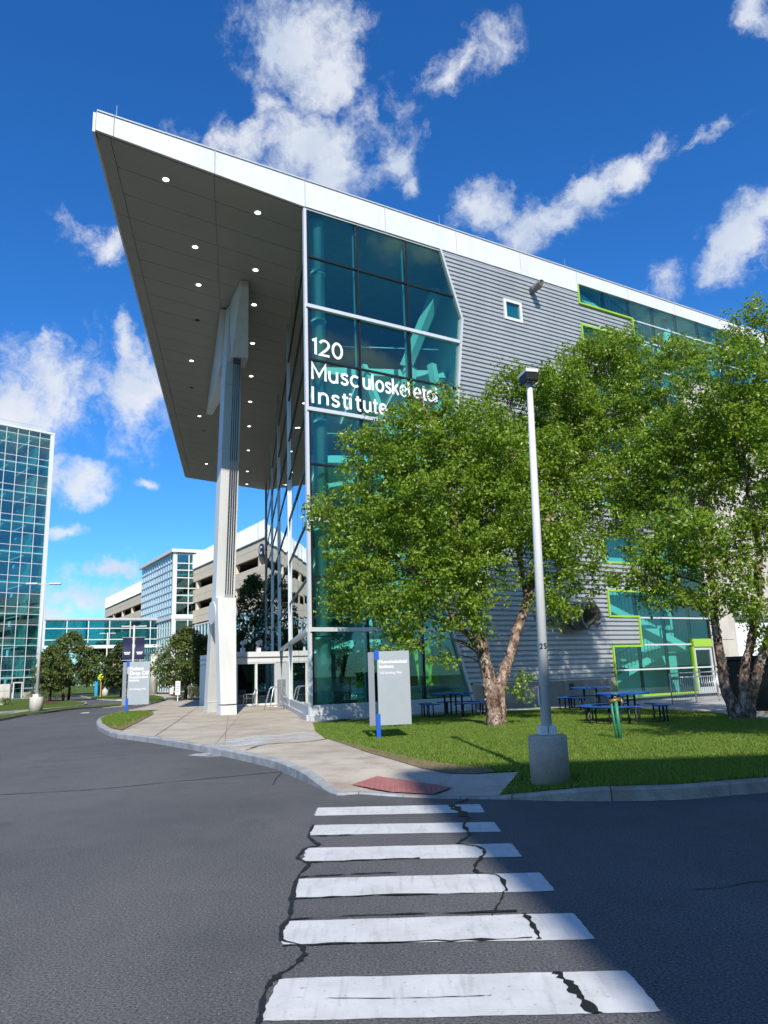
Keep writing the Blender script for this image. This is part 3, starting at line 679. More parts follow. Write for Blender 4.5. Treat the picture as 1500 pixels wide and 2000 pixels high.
# --- corrugated cladding with its window notches
EXT = [(.24, 2.55), (3.8, 5.06), (6.28, 7.71), (9.03, 10.3), (11.55, 12.85), (14.2, 15.5), (16.67, 18.2), (19.28, 20.36)]
def clad_end(z):
    for a, b in EXT:
        if a - .06 <= z <= b + .06: return 14.9
    return 16.78 if z < 4.5 else 18.68
WINB = (10.0, 11.05, 17.34, 18.36)
m = MB(); z = 1.12; ST_ = .205
while z < 19.86:
    h = min(ST_, 19.88 - z); zz = [z, z + .062, z + .068, z + ST_ - .012, z + ST_]; oo = [-.05, -.05, .06, .06, -.05]
    zc = z + .1; e = clad_end(zc); segs = [(None, e)]
    if WINB[2] - .05 < zc < WINB[3] + .05: segs = [(None, WINB[0]), (WINB[1], e)]
    for a, b in segs:
        vs = []
        for q, o in zip(zz, oo):
            a_ = bnd(q) + .08 if a is None else a; vs += [FP(FRR, a_, o, min(q, 19.9)), FP(FRR, b, o, min(q, 19.9))]
        m.add(vs, [(2 * i, 2 * i + 1, 2 * i + 3, 2 * i + 2) for i in range(4)])
    z += ST_
clad = stuff(m.build('corrugated_cladding', 'cladding', bld))
for s_ in (15.0 - .16,):
    m = MB(); m.box(FRR, s_ - .02, s_ + .02, .0, .062, 7.8, 9.0); m.build('sheet_joint', 'cladding', clad)
m = MB(); m.prism([FP(FRR, bnd(z) + .1, -.14, z) for z in (.15, .37, 4.06, 16.75, 19.9)] + [FP(FRR, 14.8, -.14, 19.9), FP(FRR, 14.8, -.14, .15)], nR * .13); m.build('wall_core', 'interior_grey', bld)
for a, b in zip(EXT, EXT[1:]):
    e = clad_end((a[1] + b[0]) / 2); m = MB(); m.box(FRR, 14.82, e, -.14, -.01, a[1] + .02, b[0] - .02); m.build('wall_core', 'interior_grey', bld)
m = MB(); m.box(FRR, 6.85, 14.86, -.14, .09, .10, 1.10); base_o = m.build('concrete_plinth', 'concrete_base', bld)
m = MB(); m.box(FRR, 6.95, 14.86, .0, .10, 1.10, 1.14); m.build('drip_trim', 'silver_paint', bld)
m = MB(); m.box(FRR, 12.05, 12.30, .09, .11, .72, .98); m.build('vent_grille', 'dark_metal', base_o)
# small square window
m = MB()
for a in ((WINB[0] - .02, WINB[0] + .12, WINB[2], WINB[3]), (WINB[1] - .12, WINB[1] + .02, WINB[2], WINB[3]), (WINB[0] + .121, WINB[1] - .121, WINB[2], WINB[2] + .13), (WINB[0] + .121, WINB[1] - .121, WINB[3] - .13, WINB[3])):
    m.box(FRR, a[0], a[1], -.1, .11, a[2], a[3])
wf = m.build('window_frame', 'white_panel', bld)
poly_pane([(WINB[0] + .1, WINB[2] + .1), (WINB[1] - .1, WINB[2] + .1), (WINB[1] - .1, WINB[3] - .1), (WINB[0] + .1, WINB[3] - .1)], FRR, .02, .02, 'tower_glass', 'pane', wf)
# pipes through the cladding
def stub(s_, z_, r, L, mat, name, lean=0.):
    m = MB(); p = FP(FRR, s_, .0, z_); d = nR + Z * lean; n = 20; vs = []; a = dR; b = Z
    for rr, t in ((r, 0), (r, L * .33), (r * 1.06, L * .34), (r * 1.06, L * .37), (r, L * .38), (r, L * .93), (r * 1.05, L * .94), (r * 1.05, L), (r * .93, L), (r * .93, L * .2)):
        vs += [p + d * t + (a * math.cos(2 * math.pi * k / n) + b * math.sin(2 * math.pi * k / n)) * rr for k in range(n)]
    c = len(vs) // n; fs = [(i * n + j, i * n + (j + 1) % n, (i + 1) * n + (j + 1) % n, (i + 1) * n + j) for i in range(c - 1) for j in range(n)] + [tuple((c - 1) * n + j for j in range(n))]
    m.add(vs, fs); return m.build(name, mat, bld, True)
stub(11.79, 19.18, .17, .82, 'duct', 'exhaust_pipe', .05); stub(12.7, 3.8, .58, 1.1, 'duct', 'exhaust_duct', -.05)
m = MB(); m.box(FRR, 12.0, 13.4, .06, .12, 3.05, 4.45); m.build('duct_collar', 'duct', bld)

# --- stepped stair glazing with lime frames
SM = [14.95, 16.8, 18.65, 20.5, 22.4, 24.25, 26.1, 27.95, 29.8, 31.6, 33.6]
def lime(x0, x1, z0, z1): m = MB(); m.box(FRR, x0, x1, -.06, .12, z0, z1); return m.build('window_frame', 'lime', bld)
tz = [.24, 1.44, 2.55, 3.8, 5.06, 6.28, 7.71, 9.03, 10.3, 11.55, 12.85, 14.2, 15.5, 16.67, 18.2, 19.28, 20.36]
fw_ = .09
for i, (a, b) in enumerate(EXT):
    lime(14.88, 14.88 + fw_, a, b)
    lime(14.992, clad_end(a - .2) + (.10 if i else 0) if a > 1 else 20.4, a, a + fw_)
    if b < 20: lime(14.992, clad_end(b + .2) + .10, b - fw_, b)
for (a, b), (c, d) in zip(EXT, EXT[1:]):
    e = clad_end((b + c) / 2); lime(e, e + fw_, b + .001, c - .001)
lime(20.36, 20.47, .352, 2.80); lime(20.36, 21.86, 2.42, 2.80)
for z0, z1 in zip(tz, tz[1:]):
    top = z0 > 16.5; left = 14.95 if any(a - .01 <= z0 and z1 <= b + .01 for a, b in EXT) else clad_end((z0 + z1) / 2)
    right = 33.6 if top else 21.88
    xs = [x for x in SM if left - .05 <= x <= right + .6]; xs = [left] + [x for x in xs if x > left + .3 and x < right - .3] + [right]
    for x0, x1 in zip(xs, xs[1:]):
        if z1 < 2.6 and x0 > 20.3: continue
        poly_pane([(x0 + .02, z0 + .01), (x1 - .02, z0 + .01), (x1 - .02, z1 - .01), (x0 + .02, z1 - .01)], FRR, .0, .02, 'teal_glass', 'glass_pane', tilt=.001)
    if z0 > .3:
        lo = left if z0 in (1.44,) else clad_end(z0 - .3) if z0 > 2.6 else 16.9
        lo = max(left, lo); m = MB(); m.box(FRR, lo + .12, right - .01, -.04, .07, z0 - .035, z0 + .035); m.build('transom', 'silver', bld)
for x in SM[1:]:
    if x > 22: zz_ = (16.6, 20.36)
    elif x < 18: zz_ = None
    else: zz_ = (.3, 20.36)
    if zz_: m = MB(); m.box(FRR, x - .03, x + .03, -.16, -.005, *zz_); m.build('mullion', 'dark_metal', bld)
for a, b in EXT:
    for x in (16.8,): m = MB(); m.box(FRR, x - .03, x + .03, -.16, -.005, a, b); m.build('mullion', 'dark_metal', bld)
m = MB(); m.box(FRR, 21.84, 21.95, -.1, .05, .2, 16.6); m.build('mullion', 'dark_metal', bld)
# glazed side door
m = MB()
for a in ((20.48, 20.62, .2, 2.41), (21.72, 21.86, .2, 2.41), (20.621, 21.719, 2.27, 2.41), (20.621, 21.719, .2, .5)): m.box(FRR, a[0], a[1], -.06, .06, a[2], a[3])
dr = m.build('door', 'silver_paint', bld); poly_pane([(20.62, .5), (21.72, .5), (21.72, 2.27), (20.62, 2.27)], FRR, -.01, .02, 'door_glass', 'pane', dr)
m = MB(); m.box(FRR, 20.66, 20.69, .06, .12, .95, 1.35); m.build('handle', 'steel', dr)
# --- concrete wing beyond the stairs
def cpanel(x0, x1, z0, z1, o=.06): m = MB(); m.box(FRR, x0 + .01, x1 - .01, -.2, o, z0 + .012, z1 - .012); return m.build('concrete_panel', 'concrete_wall', bld)
for z0, z1 in ((.1, 1.44), (1.44, 2.75), (2.75, 4.1), (4.1, 5.6), (5.6, 7.2), (7.2, 9.0), (9., 10.8), (10.8, 12.6), (12.6, 14.4), (14.4, 16.55)):
    cpanel(21.97, 24.0, z0, z1)
    if z0 >= 4: cpanel(24.0, 29.0, z0, z1); cpanel(29.0, 34.0, z0, z1)
    else: cpanel(29.0, 34.0, z0, z1)
m = MB(); m.box(FRR, 24.02, 28.98, -.26, -.22, .1, 4.05); rd = m.build('roller_door', 'roller_door', bld)
for k in range(26): m = MB(); m.box(FRR, 24.05, 28.95, -.22, -.19 + .005 * (k % 2), .15 + k * .145, .15 + k * .145 + .135); m.build('slat', 'roller_door', rd)
m = MB(); m.box(FRR, 23.9, 29.1, .061, .22, 4.0, 4.28); m.build('lintel', 'concrete_wall', bld)
m = MB(); m.box(FRR, 22.18, 22.34, .065, .12, 1.0, 1.25); m.build('call_box', 'black_paint', bld)

# --- left-hand glass wall
LX = [.06] + [2.57 * k for k in range(1, 17)] + [43.7]
ZL = [.62, 3.24, 5.13, 7.2, 9.31, 11.42, 13.45, 15.62, 17.77, 19.83]
for x0, x1 in zip(LX, LX[1:]):
    for z0, z1 in zip(ZL, ZL[1:]):
        if z1 < 3.3 and x0 > 17.9: continue
        poly_pane([(x0 + .012, z0), (x1 - .012, z0), (x1 - .012, z1), (x0 + .012, z1)], FRL, -.03, .024, 'side_glass', 'glass_pane', tilt=.0022)
for x in (10.3, 20.5, 30.6):
    m = MB(); m.box(FRL, x - .05, x + .05, -.2, .09, .3, 19.83); m.build('mullion', 'silver', bld)
for i, z in enumerate(ZL[1:-1], 1):
    m = MB(); th = .07 if i == 1 else .03; m.box(FRL, .07, 43.7 if i > 1 else 18.5, -.05, .10 if i == 1 else .04, z - th, z + th); m.build('transom', 'silver' if i == 1 else 'dark_metal', bld)
m = MB(); m.box(FRL, .06, 18.4, -.1, .07, .14, .64); m.build('sill', 'silver_paint', bld, bevel=.01)
m = MB(); m.box(FRL, .06, 18.4, -.1, .14, .14, .34); m.build('sill', 'silver_paint', bld, bevel=.01)
m = MB()                                         # stepped metal edge at the far end of the glass
z = 3.3
while z < 19.7: m.box(FRL, 43.75, 44.4, -.3, .10, z, z + .13); z += .205
m.box(FRL, 43.75, 44.4, -.3, .04, .2, 19.8); stuff(m.build('end_cladding', 'cladding', bld))
# --- inside: back walls, floors, columns, slanted supports, stairs
inn = MB(); inn.box((CB, dR, dL, Z), 7.6, 7.8, .4, 44, .15, 19.9); inn.build('inner_wall', 'interior_white', bld)
inn = MB(); inn.box((CB, dR, dL, Z), .3, 7.6, 43.8, 44.0, .15, 19.9); inn.build('inner_wall', 'interior_white', bld)
inn = MB(); inn.box((CB, dR, dL, Z), .2, 7.5, .25, 43.5, .02, .22); inn.build('ground_floor', 'interior_floor', bld)
inn = MB(); inn.box((CB, dR, dL, Z), .1, 7.6, .1, 43.8, 19.90, 19.955); inn.build('ceiling', 'interior_grey', bld)
for z in (3.05, 7.0, 11.2, 15.4):
    inn = MB(); inn.prism([SL(.45, 5.2, z - .3), SL(7.5, 2.6, z - .3), SL(7.5, 43.5, z - .3), SL(.45, 43.5, z - .3)], Z * .34); fl = inn.build('floor_slab', 'interior_white', bld)
    inn = MB(); inn.tube([SL(.5, 5.0, z + 1.0), SL(7.2, 2.5, z + 1.0)], .03, 6); inn.build('guard_rail', 'steel', fl)
    for k in range(3):
        inn = MB(); a = SL(1. + 2.1 * k, 5.6 - .8 * k, z - .36); inn.tube([a, a + dL * 6], .03, 5); inn.build('light_tube', 'tube_glow', fl)
for s_, l_ in ((.62, .62), (.9, 10.3), (.9, 20.4), (.9, 30.5)):
    inn = MB(); c = SL(s_, l_, .2)
    for z0, z1 in ((.2, 3.0), (3.06, 7.0), (7.06, 11.2), (11.26, 15.4), (15.46, 17.5), (17.56, 19.9)):
        inn.tube([SL(s_, l_, z0), SL(s_, l_, z1 - .1), SL(s_, l_, z1 - .09), SL(s_, l_, z1)], [.27, .27, .31, .31], 20)
    inn.build('inner_column', 'interior_white', bld, True)
for (a, b, w) in ((SL(5.4, 3.2, 15.5), SL(6.9, 1.6, 18.9), .3), (SL(5.6, 3.0, 15.4), SL(4.6, 2.2, 11.4), .32), (SL(6.6, 2.4, 15.5), SL(7.1, 2.0, 11.3), .22), (SL(3.2, 3.6, 15.3), SL(4.4, 2.6, 11.3), .2),
                  (SL(1., 1.6, 8.9), SL(4.8, 4.6, 10.6), .14), (SL(2.2, 1.4, 8.4), SL(6., 4.2, 10.2), .14), (SL(5.2, 2.6, 7.), SL(3.4, 2.0, 3.2), .3), (SL(3.6, 2.6, 7.), SL(4.6, 1.6, 3.2), .34), (SL(2.2, 3., 6.9), SL(2.8, 2., 3.2), .2)):
    inn = MB(); inn.tube([a, b], w, 4); inn.build('slanted_support', 'interior_white', bld)
inn = MB(); inn.prism([SL(2.6, 5.5, .22), SL(3.4, 5.0, .22), SL(3.7, 4.8, 3.0), SL(3.0, 5.3, 3.0)], dL * .2); inn.build('yellow_panel', 'interior_yellow', bld)
inn = MB(); inn.prism([SL(5.6, 3.4, .22), SL(6.6, 2.8, .22), SL(5.9, 3.2, 3.0), SL(5.2, 3.6, 3.0)], dL * .2); inn.build('yellow_panel', 'interior_yellow', bld)
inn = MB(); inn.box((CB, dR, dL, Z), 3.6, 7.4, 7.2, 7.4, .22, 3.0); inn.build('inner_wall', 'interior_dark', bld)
inn = MB(); fr = (SL(3.2, 1.4, .22), dR, dL, Z)
for k in range(3): inn.box(fr, 0, 3.2, 0, .5, .05 + k * .4, .09 + k * .4)
for k in range(4): inn.box(fr, -.02 + k * 1.06, .03 + k * 1.06, .01, .49, 0, .89)
inn.box(fr, 0, 3.2, .5, .52, 0, .89); inn.build('display_shelf', 'interior_white', bld)
# stairwell behind the stepped glazing
inn = MB(); inn.box((CB, dR, nR, Z), 14.9, 33.9, -3.3, -3.1, .15, 20.4); inn.build('inner_wall', 'interior_white', bld)
inn = MB(); inn.box((CB, dR, nR, Z), 14.7, 14.86, -3.1, -.15, .15, 19.9); inn.build('inner_wall', 'interior_white', bld)
inn = MB(); inn.box((CB, dR, nR, Z), 14.9, 34, -3.3, -.2, .02, .16); inn.build('ground_floor', 'interior_floor', bld)
inn = MB(); inn.box((CB, dR, nR, Z), 14.9, 34, -3.1, -.2, 20.37, 20.415); inn.build('ceiling', 'interior_grey', bld)
inn = MB(); inn.box((CB, dR, nR, Z), 22.0, 33.9, -3.1, -.25, 16.3, 16.6); inn.build('floor_slab', 'interior_white', bld)
for k in range(5):
    z0 = .3 + 3.95 * k; inn = MB()
    inn.prism([FP(FRR, 15.3, -2.6, z0), FP(FRR, 15.3, -2.6, z0 + .35), FP(FRR, 20.6, -2.6, z0 + 2.3), FP(FRR, 20.6, -2.6, z0 + 1.95)], nR * 1.1); st = inn.build('stair_flight', 'interior_white', bld)
    inn = MB(); inn.prism([FP(FRR, 20.6, -1.4, z0 + 1.95), FP(FRR, 20.6, -1.4, z0 + 2.3), FP(FRR, 15.3, -1.4, z0 + 4.25), FP(FRR, 15.3, -1.4, z0 + 3.9)], nR * 1.0); inn.build('stair_flight', 'interior_white', bld)
    inn = MB(); inn.box(FRR, 20.6, 21.8, -2.7, -.4, z0 + 1.95, z0 + 2.25); inn.build('landing', 'interior_white', bld)
    inn = MB()
    for q in range(22):
        t = q / 21; p = FP(FRR, 15.3 + 5.3 * t, -1.5, z0 + .35 + 1.95 * t); inn.tube([p, p + Z * .95], .012, 4)
        p = FP(FRR, 20.6 - 5.3 * t, -.42, z0 + 2.3 + 1.95 * t); inn.tube([p, p + Z * .95], .012, 4)
    inn.tube([FP(FRR, 15.3, -1.5, z0 + 1.3), FP(FRR, 20.6, -1.5, z0 + 3.25)], .025, 6); inn.tube([FP(FRR, 20.6, -.42, z0 + 3.25), FP(FRR, 15.3, -.42, z0 + 5.2)], .025, 6)
    stuff(inn.build('stair_railing', 'dark_metal', bld))
for x in (22.4, 26.1, 29.8):
    inn = MB(); inn.tube([FP(FRR, x, -.7, 16.6), FP(FRR, x, -.7, 20.4)], .22, 16); inn.build('inner_column', 'interior_white', bld, True)
# --- entrance vestibule
VO = SL(-3.3, 18.6, 0); FV = (VO, dR, nR, Z); vw = 3.35
m = MB(); m.box(FV, 0, vw, -5, .12, 2.55, 3.16); vr = m.build('vestibule', 'white_panel', bld)
m = MB(); m.box(FV, -.06, vw, -5, .18, 2.84, 2.88); m.build('header_band', 'sign_grey_dark', vr)
for a in ((.0, .62, .15, 2.62), (1.66, 1.80, .15, 2.62), (2.85, vw, .15, 2.62)): m = MB(); m.box(FV, a[0], a[1], -.1, .08, a[2], a[3]); m.build('door_frame', 'silver_paint' if a[0] != 1.66 else 'white_panel', vr)
m = MB(); m.box(FV, .55, 2.95, -.08, .10, 2.48, 2.60); m.build('door_frame', 'white_panel', vr)
m = MB(); m.box(FV, .55, 2.95, -.08, .10, .15, .25); m.build('door_frame', 'white_panel', vr)
for a, b in ((.64, 1.65), (1.81, 2.84)): poly_pane([(a, .25), (b, .25), (b, 2.48), (a, 2.48)], FV, .0, .02, 'door_glass', 'door_leaf', vr)
m = MB(); m.box(FV, 0, .08, -5, -.11, .15, 2.62); m.build('side_wall', 'silver_paint', vr)
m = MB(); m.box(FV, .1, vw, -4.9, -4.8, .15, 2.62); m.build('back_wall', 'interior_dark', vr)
for x in (1.05, 2.0):                            # twin floodlights on the vestibule roof
    p = FP(FV, x, -.3, 3.16); m = MB(); m.box((p, dR, nR, Z), -.11, .11, -.11, .11, 0, .24); fl = m.build('floodlight', 'white_panel', vr)
    for dx, dz in ((-.05, .52), (.09, .58)):
        q = p + dR * dx + Z * dz; m = MB(); m.tube([q - nR * .08, q - nR * .02, q + nR * .1], [.05, .11, .13], 12); m.tube([p + Z * .2, q], .02, 6); m.build('lamp_head', 'white_panel', fl)
m = MB(); p = FP(FV, vw - .25, .2, 0); m.box((p, dR, nR, Z), -.09, .09, -.09, .09, .15, 1.55); m.build('door_button_post', 'sign_grey_dark', vr)

# --- the slanted canopy column
def tbox(m, a, b, wa, wb, da, db, fr=FRR):       # tapered box between two points; w along dR, d along nR
    vs = []
    for c, w, d in ((a, wa, da), (b, wb, db)): vs += [c + fr[1] * (sx_ * w / 2) + fr[2] * (sy_ * d / 2) for sx_, sy_ in ((-1, -1), (1, -1), (1, 1), (-1, 1))]
    m.add(vs, [(0, 1, 2, 3), (4, 7, 6, 5)] + [(i, (i + 1) % 4, 4 + (i + 1) % 4, 4 + i) for i in range(4)])
PA = SL(-3.38, 10.25, 5.0); PT = SL(-3.0, 9.9, 19.9)
m = MB(); tbox(m, PA - Z * .25, PA + (PT - PA) * .5, .92, .86, .60, .60); col = m.build('canopy_column', 'white_paint_metal', bld, bevel=.015)
m = MB(); tbox(m, PA + (PT - PA) * .5007, PA + (PT - PA) * .72, .86, .82, .60, .60); m.build('shaft_section', 'white_paint_metal', col, bevel=.015)
m = MB(); tbox(m, PA + (PT - PA) * .7207, PT, .82, .62, .60, .55); m.build('shaft_section', 'white_paint_metal', col, bevel=.015)
m = MB(); m.prism([PA + nR * .302 + dR * .445 + Z * .2, PA + nR * .302 + dR * .425 + Z * .2, PA + (PT - PA) * .7 + nR * .302 + dR * .395, PA + (PT - PA) * .7 + nR * .302 + dR * .415], nR * .04); m.build('edge_strip', 'white_paint_metal', col)
for (b, t, wb) in ((SL(-3.12, 8.45, .15), SL(-3.28, 9.85, 5.3), .70), (SL(-3.86, 12.2, .15), SL(-3.5, 10.7, 5.2), .70)):
    m = MB(); tbox(m, b + Z * .45, t, wb, .88, .5, .55); lg = m.build('leg', 'white_paint_metal', col, bevel=.012)
    m = MB(); tbox(m, b, b + (t - b) * (.43 / (t[2] - b[2])), wb + .02, wb + .01, .58, .57); m.build('foot', 'white_paint_metal', lg, bevel=.012)
m = MB(); cpt = PA - Z * .35 - dR * .49; m.tube([cpt - dR * .05, cpt + dR * .03], .52, 24); m.build('hinge_plate', 'white_paint_metal', col)
m = MB(); cpt = PA - Z * .35 + dR * .45; m.tube([cpt - dR * .03, cpt + dR * .05], .52, 24); m.build('hinge_plate', 'white_paint_metal', col)
# arms under the soffit: deep at the shaft, tapering to the tips
def arm(tip, hub, wt, wh, depth, endlen):
    d = hub - tip; d[2] = 0; L_ = np.linalg.norm(d); d /= L_; q = arr(d[1], -d[0], 0)
    zt = 19.98; e = hub - d * endlen
    prof = [(tip, zt, wt), (tip, zt - .35, wt), (e, zt - depth, wh), (hub, zt - depth, wh), (hub, zt, wh), (e, zt, wh)]
    m = MB(); vs = []
    for p, z, w in prof: vs += [arr(p[0], p[1], z) - q * w / 2, arr(p[0], p[1], z) + q * w / 2]
    m.add(vs, [(0, 2, 4, 6, 8, 10), (11, 9, 7, 5, 3, 1)] + [(2 * i, 2 * i + 1, (2 * i + 3) % 12, (2 * i + 2) % 12) for i in range(6)])
    return m.build('arm', 'white_paint_metal', col, bevel=.012)
arm(SL(-2.42, 6.95, 0), SL(-2.82, 10.2, 0), .36, .82, 3.1, 1.35)
arm(SL(-4.85, 25.6, 0), SL(-3.25, 10.2, 0), .42, .80, 3.1, 1.4)
for k in range(4):
    a = SL(-2.95 + .1 * k, 9.05, 16.95); b = PA - Z * .45 + nR * .40 + dR * (-.05 + .11 * k)
    m = MB(); m.tube([a + Z * .1, a - Z * .35, a - Z * .36, a + (b - a) * .93], [.045, .045, .022, .022], 8); cb = m.build('tie_rod', 'cable', col)
    m = MB(); m.tube([a + (b - a) * .925, b], .034, 8); m.build('turnbuckle', 'galvanised', cb)
m = MB(); p = PA - Z * .95 + nR * .36; m.box((p, dR, nR, Z), -.18, .30, -.05, .05, -.25, .75); ap = m.build('anchor_plate', 'white_paint_metal', col)
m = MB(); rr_ = random.Random(9)
for k in range(60):
    x = rr_.choice((-.16, .27)) + rr_.uniform(-.02, .02) if k < 40 else rr_.uniform(-.08, .24); z_ = rr_.uniform(-.2, .7) if k < 40 else rr_.uniform(-.22, .0); s_ = rr_.uniform(.006, .025)
    c = p + dR * x + nR * .053 + Z * z_; m.add([c + dR * s_ * math.cos(q) + Z * s_ * 1.7 * math.sin(q) for q in (0, 1, 2.1, 3.1, 4.2, 5.2)], [(0, 1, 2, 3, 4, 5)])
stuff(m.build('rust_spots', 'rust', ap))

# ------------------------------------------------------------------ buildings behind
def grid_face(root, fr, xs, zs, matg, matm, bar=.09, panes=True, proud=.1, th=.04, vname='mullion', skip=None):
    for x0, x1 in zip(xs, xs[1:]):
        for z0, z1 in zip(zs, zs[1:]):
            if skip and skip((x0 + x1) / 2, (z0 + z1) / 2): continue
            poly_pane([(x0 + .02, z0 + .02), (x1 - .02, z0 + .02), (x1 - .02, z1 - .02), (x0 + .02, z1 - .02)], fr, -.02, th, matg, 'glass_pane', root, tilt=.0015)
    for x in xs:
        m = MB(); m.box(fr, x - bar / 2, x + bar / 2, -.06, proud, zs[0], zs[-1]); m.build('mullion', matm, root)
    for z in zs:
        m = MB(); m.box(fr, xs[0], xs[-1], -.05, proud - .012, z - bar / 2, z + bar / 2); m.build('transom', matm, root)
# glass tower on the left
TB = gz(70, 1364, 0); TB[2] = 0; dT = azd(45); nT = azd(135)
tower = thing('glass_tower', 'tall green glass tower with white mullion grid rising left of the skybridge', 'building', TB)
FT = (TB, -dT, nT, Z)
zs = []; z = 40.2
for h in (.8, 1.5): zs.append(z); z -= h
while z > 5.5:
    for h in (1.95, 1.05, 1.55):
        zs.append(z); z -= h
zs += [z, 3.0, .9]; zs = sorted(zs)
xsT = [.25 + 1.62 * k for k in range(11)]
grid_face(tower, FT, xsT, zs, 'tower_glass', 'white_panel', .07)
m = MB(); m.box(FT, -.3, .2, -.6, .16, 0, 40.5); m.build('corner_post', 'white_panel', tower)
m = MB(); m.box(FT, -.35, 17., -14, .2, 40.25, 40.55); tr_ = m.build('roof_edge', 'white_panel', tower)
m = MB()
for a, b in ((1.5, 8.5),): m.tube([FP(FT, a, -.6, 41.4), FP(FT, b, -.6, 41.4)], .05, 5); m.tube([FP(FT, a, -.6, 40.8), FP(FT, a, -.6, 41.4)], .05, 5); m.tube([FP(FT, b, -.6, 40.8), FP(FT, b, -.6, 41.4)], .05, 5)
m.build('roof_rail', 'silver_paint', tr_)
m = MB(); m.box(FT, .3, 17, -13.4, -13, 0, 40.2); m.build('inner_wall', 'interior_grey', tower)
m = MB(); m.box(FT, -.4, -.2, -13.4, -.65, 0, 40.2); m.build('side_wall', 'white_panel', tower)
k = 0
for z in zs[3:-1:3]:
    m = MB(); m.box(FT, .3, 17, -12.9, -.5, z - .1, z + .35); m.build('floor_slab', 'interior_white', tower)
    m = MB(); m.box(FT, 1.75, 1.95, -9, -.9, z + .4, min(z + 3.2, 39.9)); m.build('partition', 'interior_white', tower)
    for q in range(3): m = MB(); a = FP(FT, 2.6 + 3.2 * q, -1.5, z - .16); m.tube([a, a - nT * 6], .05, 4); m.build('light_tube', 'tube_glow', tower)
m = MB()
for a in ((2.05, 2.2, .1, 2.4), (3.2, 3.35, .1, 2.4), (2.2, 3.2, 2.25, 2.4)): m.box(FT, a[0], a[1], .12, .22, a[2], a[3])
td = m.build('door', 'white_panel', tower); poly_pane([(2.2, .1), (3.2, .1), (3.2, 2.25), (2.2, 2.25)], FT, .14, .02, 'door_glass', 'pane', td)
m = MB(); m.box(FT, .2, 17, -.2, .05, 0, .9); m.build('plinth', 'concrete_pale', tower)

# skybridge
B0 = at_y(80, 1345, 106); B0[2] = 0; dB = azd(64); nB = azd(154); BL = 34.5
bridge = thing('skybridge', 'glazed pedestrian skybridge with white frame linking tower and garage', 'bridge', B0 + Z * 6.9)
FB = (B0, dB, nB, Z); xb = list(np.linspace(0, BL, 13)); zb = [7.15, 8.0, 9.6, 10.75]
grid_face(bridge, FB, xb, zb, 'tower_glass', 'white_panel', .13)
m = MB(); m.box(FB, 0, BL, -3.2, .16, 6.75, 7.1); m.build('deck', 'white_panel', bridge)
m = MB(); m.box(FB, 0, BL, -3.3, .2, 10.8, 11.1); m.build('bridge_roof', 'silver_paint', bridge)
FBb = (B0 - nB * 3.1, dB, -nB, Z)
for x0, x1 in zip(xb[::3], xb[3::3]): poly_pane([(x0 + .02, 7.15), (x1 - .02, 7.15), (x1 - .02, 10.75), (x0 + .02, 10.75)], FBb, 0, .04, 'tower_glass', 'glass_pane', bridge)
for x in xb: m = MB(); m.box(FBb, x - .08, x + .08, -.05, .05, 7.1, 10.8); m.build('mullion', 'white_panel', bridge)

# atrium tower at the garage corner
KC = at_y(334, 1335, 106); KC[2] = 0; dA = azd(-31.5); dA2 = azd(62); nA = azd(-121.5); nA2 = azd(152)
atr = thing('glass_stair_tower', 'boxy blue glass stair tower with white frame in front of the beige garage', 'building', KC)
FA, FA2 = (KC, dA, nA, Z), (KC, dA2, nA2, Z); AH = 20.3
xa = list(np.linspace(.15, 18.2, 15)); za = [.3, 3.6, 6.1, 8.0, 10.4] + list(np.linspace(11.2, 19.6, 9))
m = MB()
for x0, x1 in zip(xa, xa[1:]): m.box(FA, x0 + .03, x1 - .03, -.03, .01, .3, AH - .5)
m.build('glass_wall', 'atrium_glass', atr)
m = MB()
for x in xa: m.box(FA, x - .05, x + .05, -.05, .10, .3, AH - .5)
for z in za: m.box(FA, .1, 18.2, -.04, .14, z - .07, z + .07)
stuff(m.build('mullion_grid', 'light_paint', atr))
xa2 = [.35, 2.1, 3.9, 5.6, 7.3]; za2 = [.3, 3.6, 6.0, 8.0, 10.2, 10.9, 12.6, 13.7, 14.7, 16.2, 17.3, 18.3, 19.6]
grid_face(atr, FA2, xa2, za2, 'tower_glass', 'white_panel', .14)
m = MB(); m.box(FA2, -.15, .3, -.3, .15, 0, AH - .3); m.build('corner_post', 'white_panel', atr)
m = MB(); m.box((KC, dA2, dA, Z), -.5, 12.5, -.5, 18.9, AH - .45, AH); m.build('roof_edge', 'white_panel', atr)
for fr, w in ((FA, 18.2), (FA2, 7.4)):
    m = MB(); m.box(fr, .31 if fr is FA2 else -.1, w, -.1, .22, 10.35, 10.85); m.build('white_band', 'white_panel', atr)
    m = MB(); m.box(fr, .31 if fr is FA2 else -.1, w, -.1, .2, 5.7, 6.0); m.build('white_band', 'white_panel', atr)
for z in (3.4, 7.5, 10.3, 13.5, 16.6):
    m = MB(); m.prism([KC + dA2 * .4 + dA * .4 + Z * z, KC + dA2 * 7 + dA * .4 + Z * z, KC + dA2 * 7 + dA * 18 + Z * z, KC + dA2 * .4 + dA * 18 + Z * z], Z * .3); m.build('floor_slab', 'interior_white', atr)
m = MB(); m.box((KC, dA, dA2, Z), .3, 18.2, 6.9, 7.1, 0, AH - .5); m.build('inner_wall', 'interior_grey', atr)
m = MB(); m.tube([KC + dA * 6 + nA * .9, KC + dA * 6 + nA * .9 + Z * 5.7], .5, 16); m.build('round_column', 'concrete_pale', atr, True)

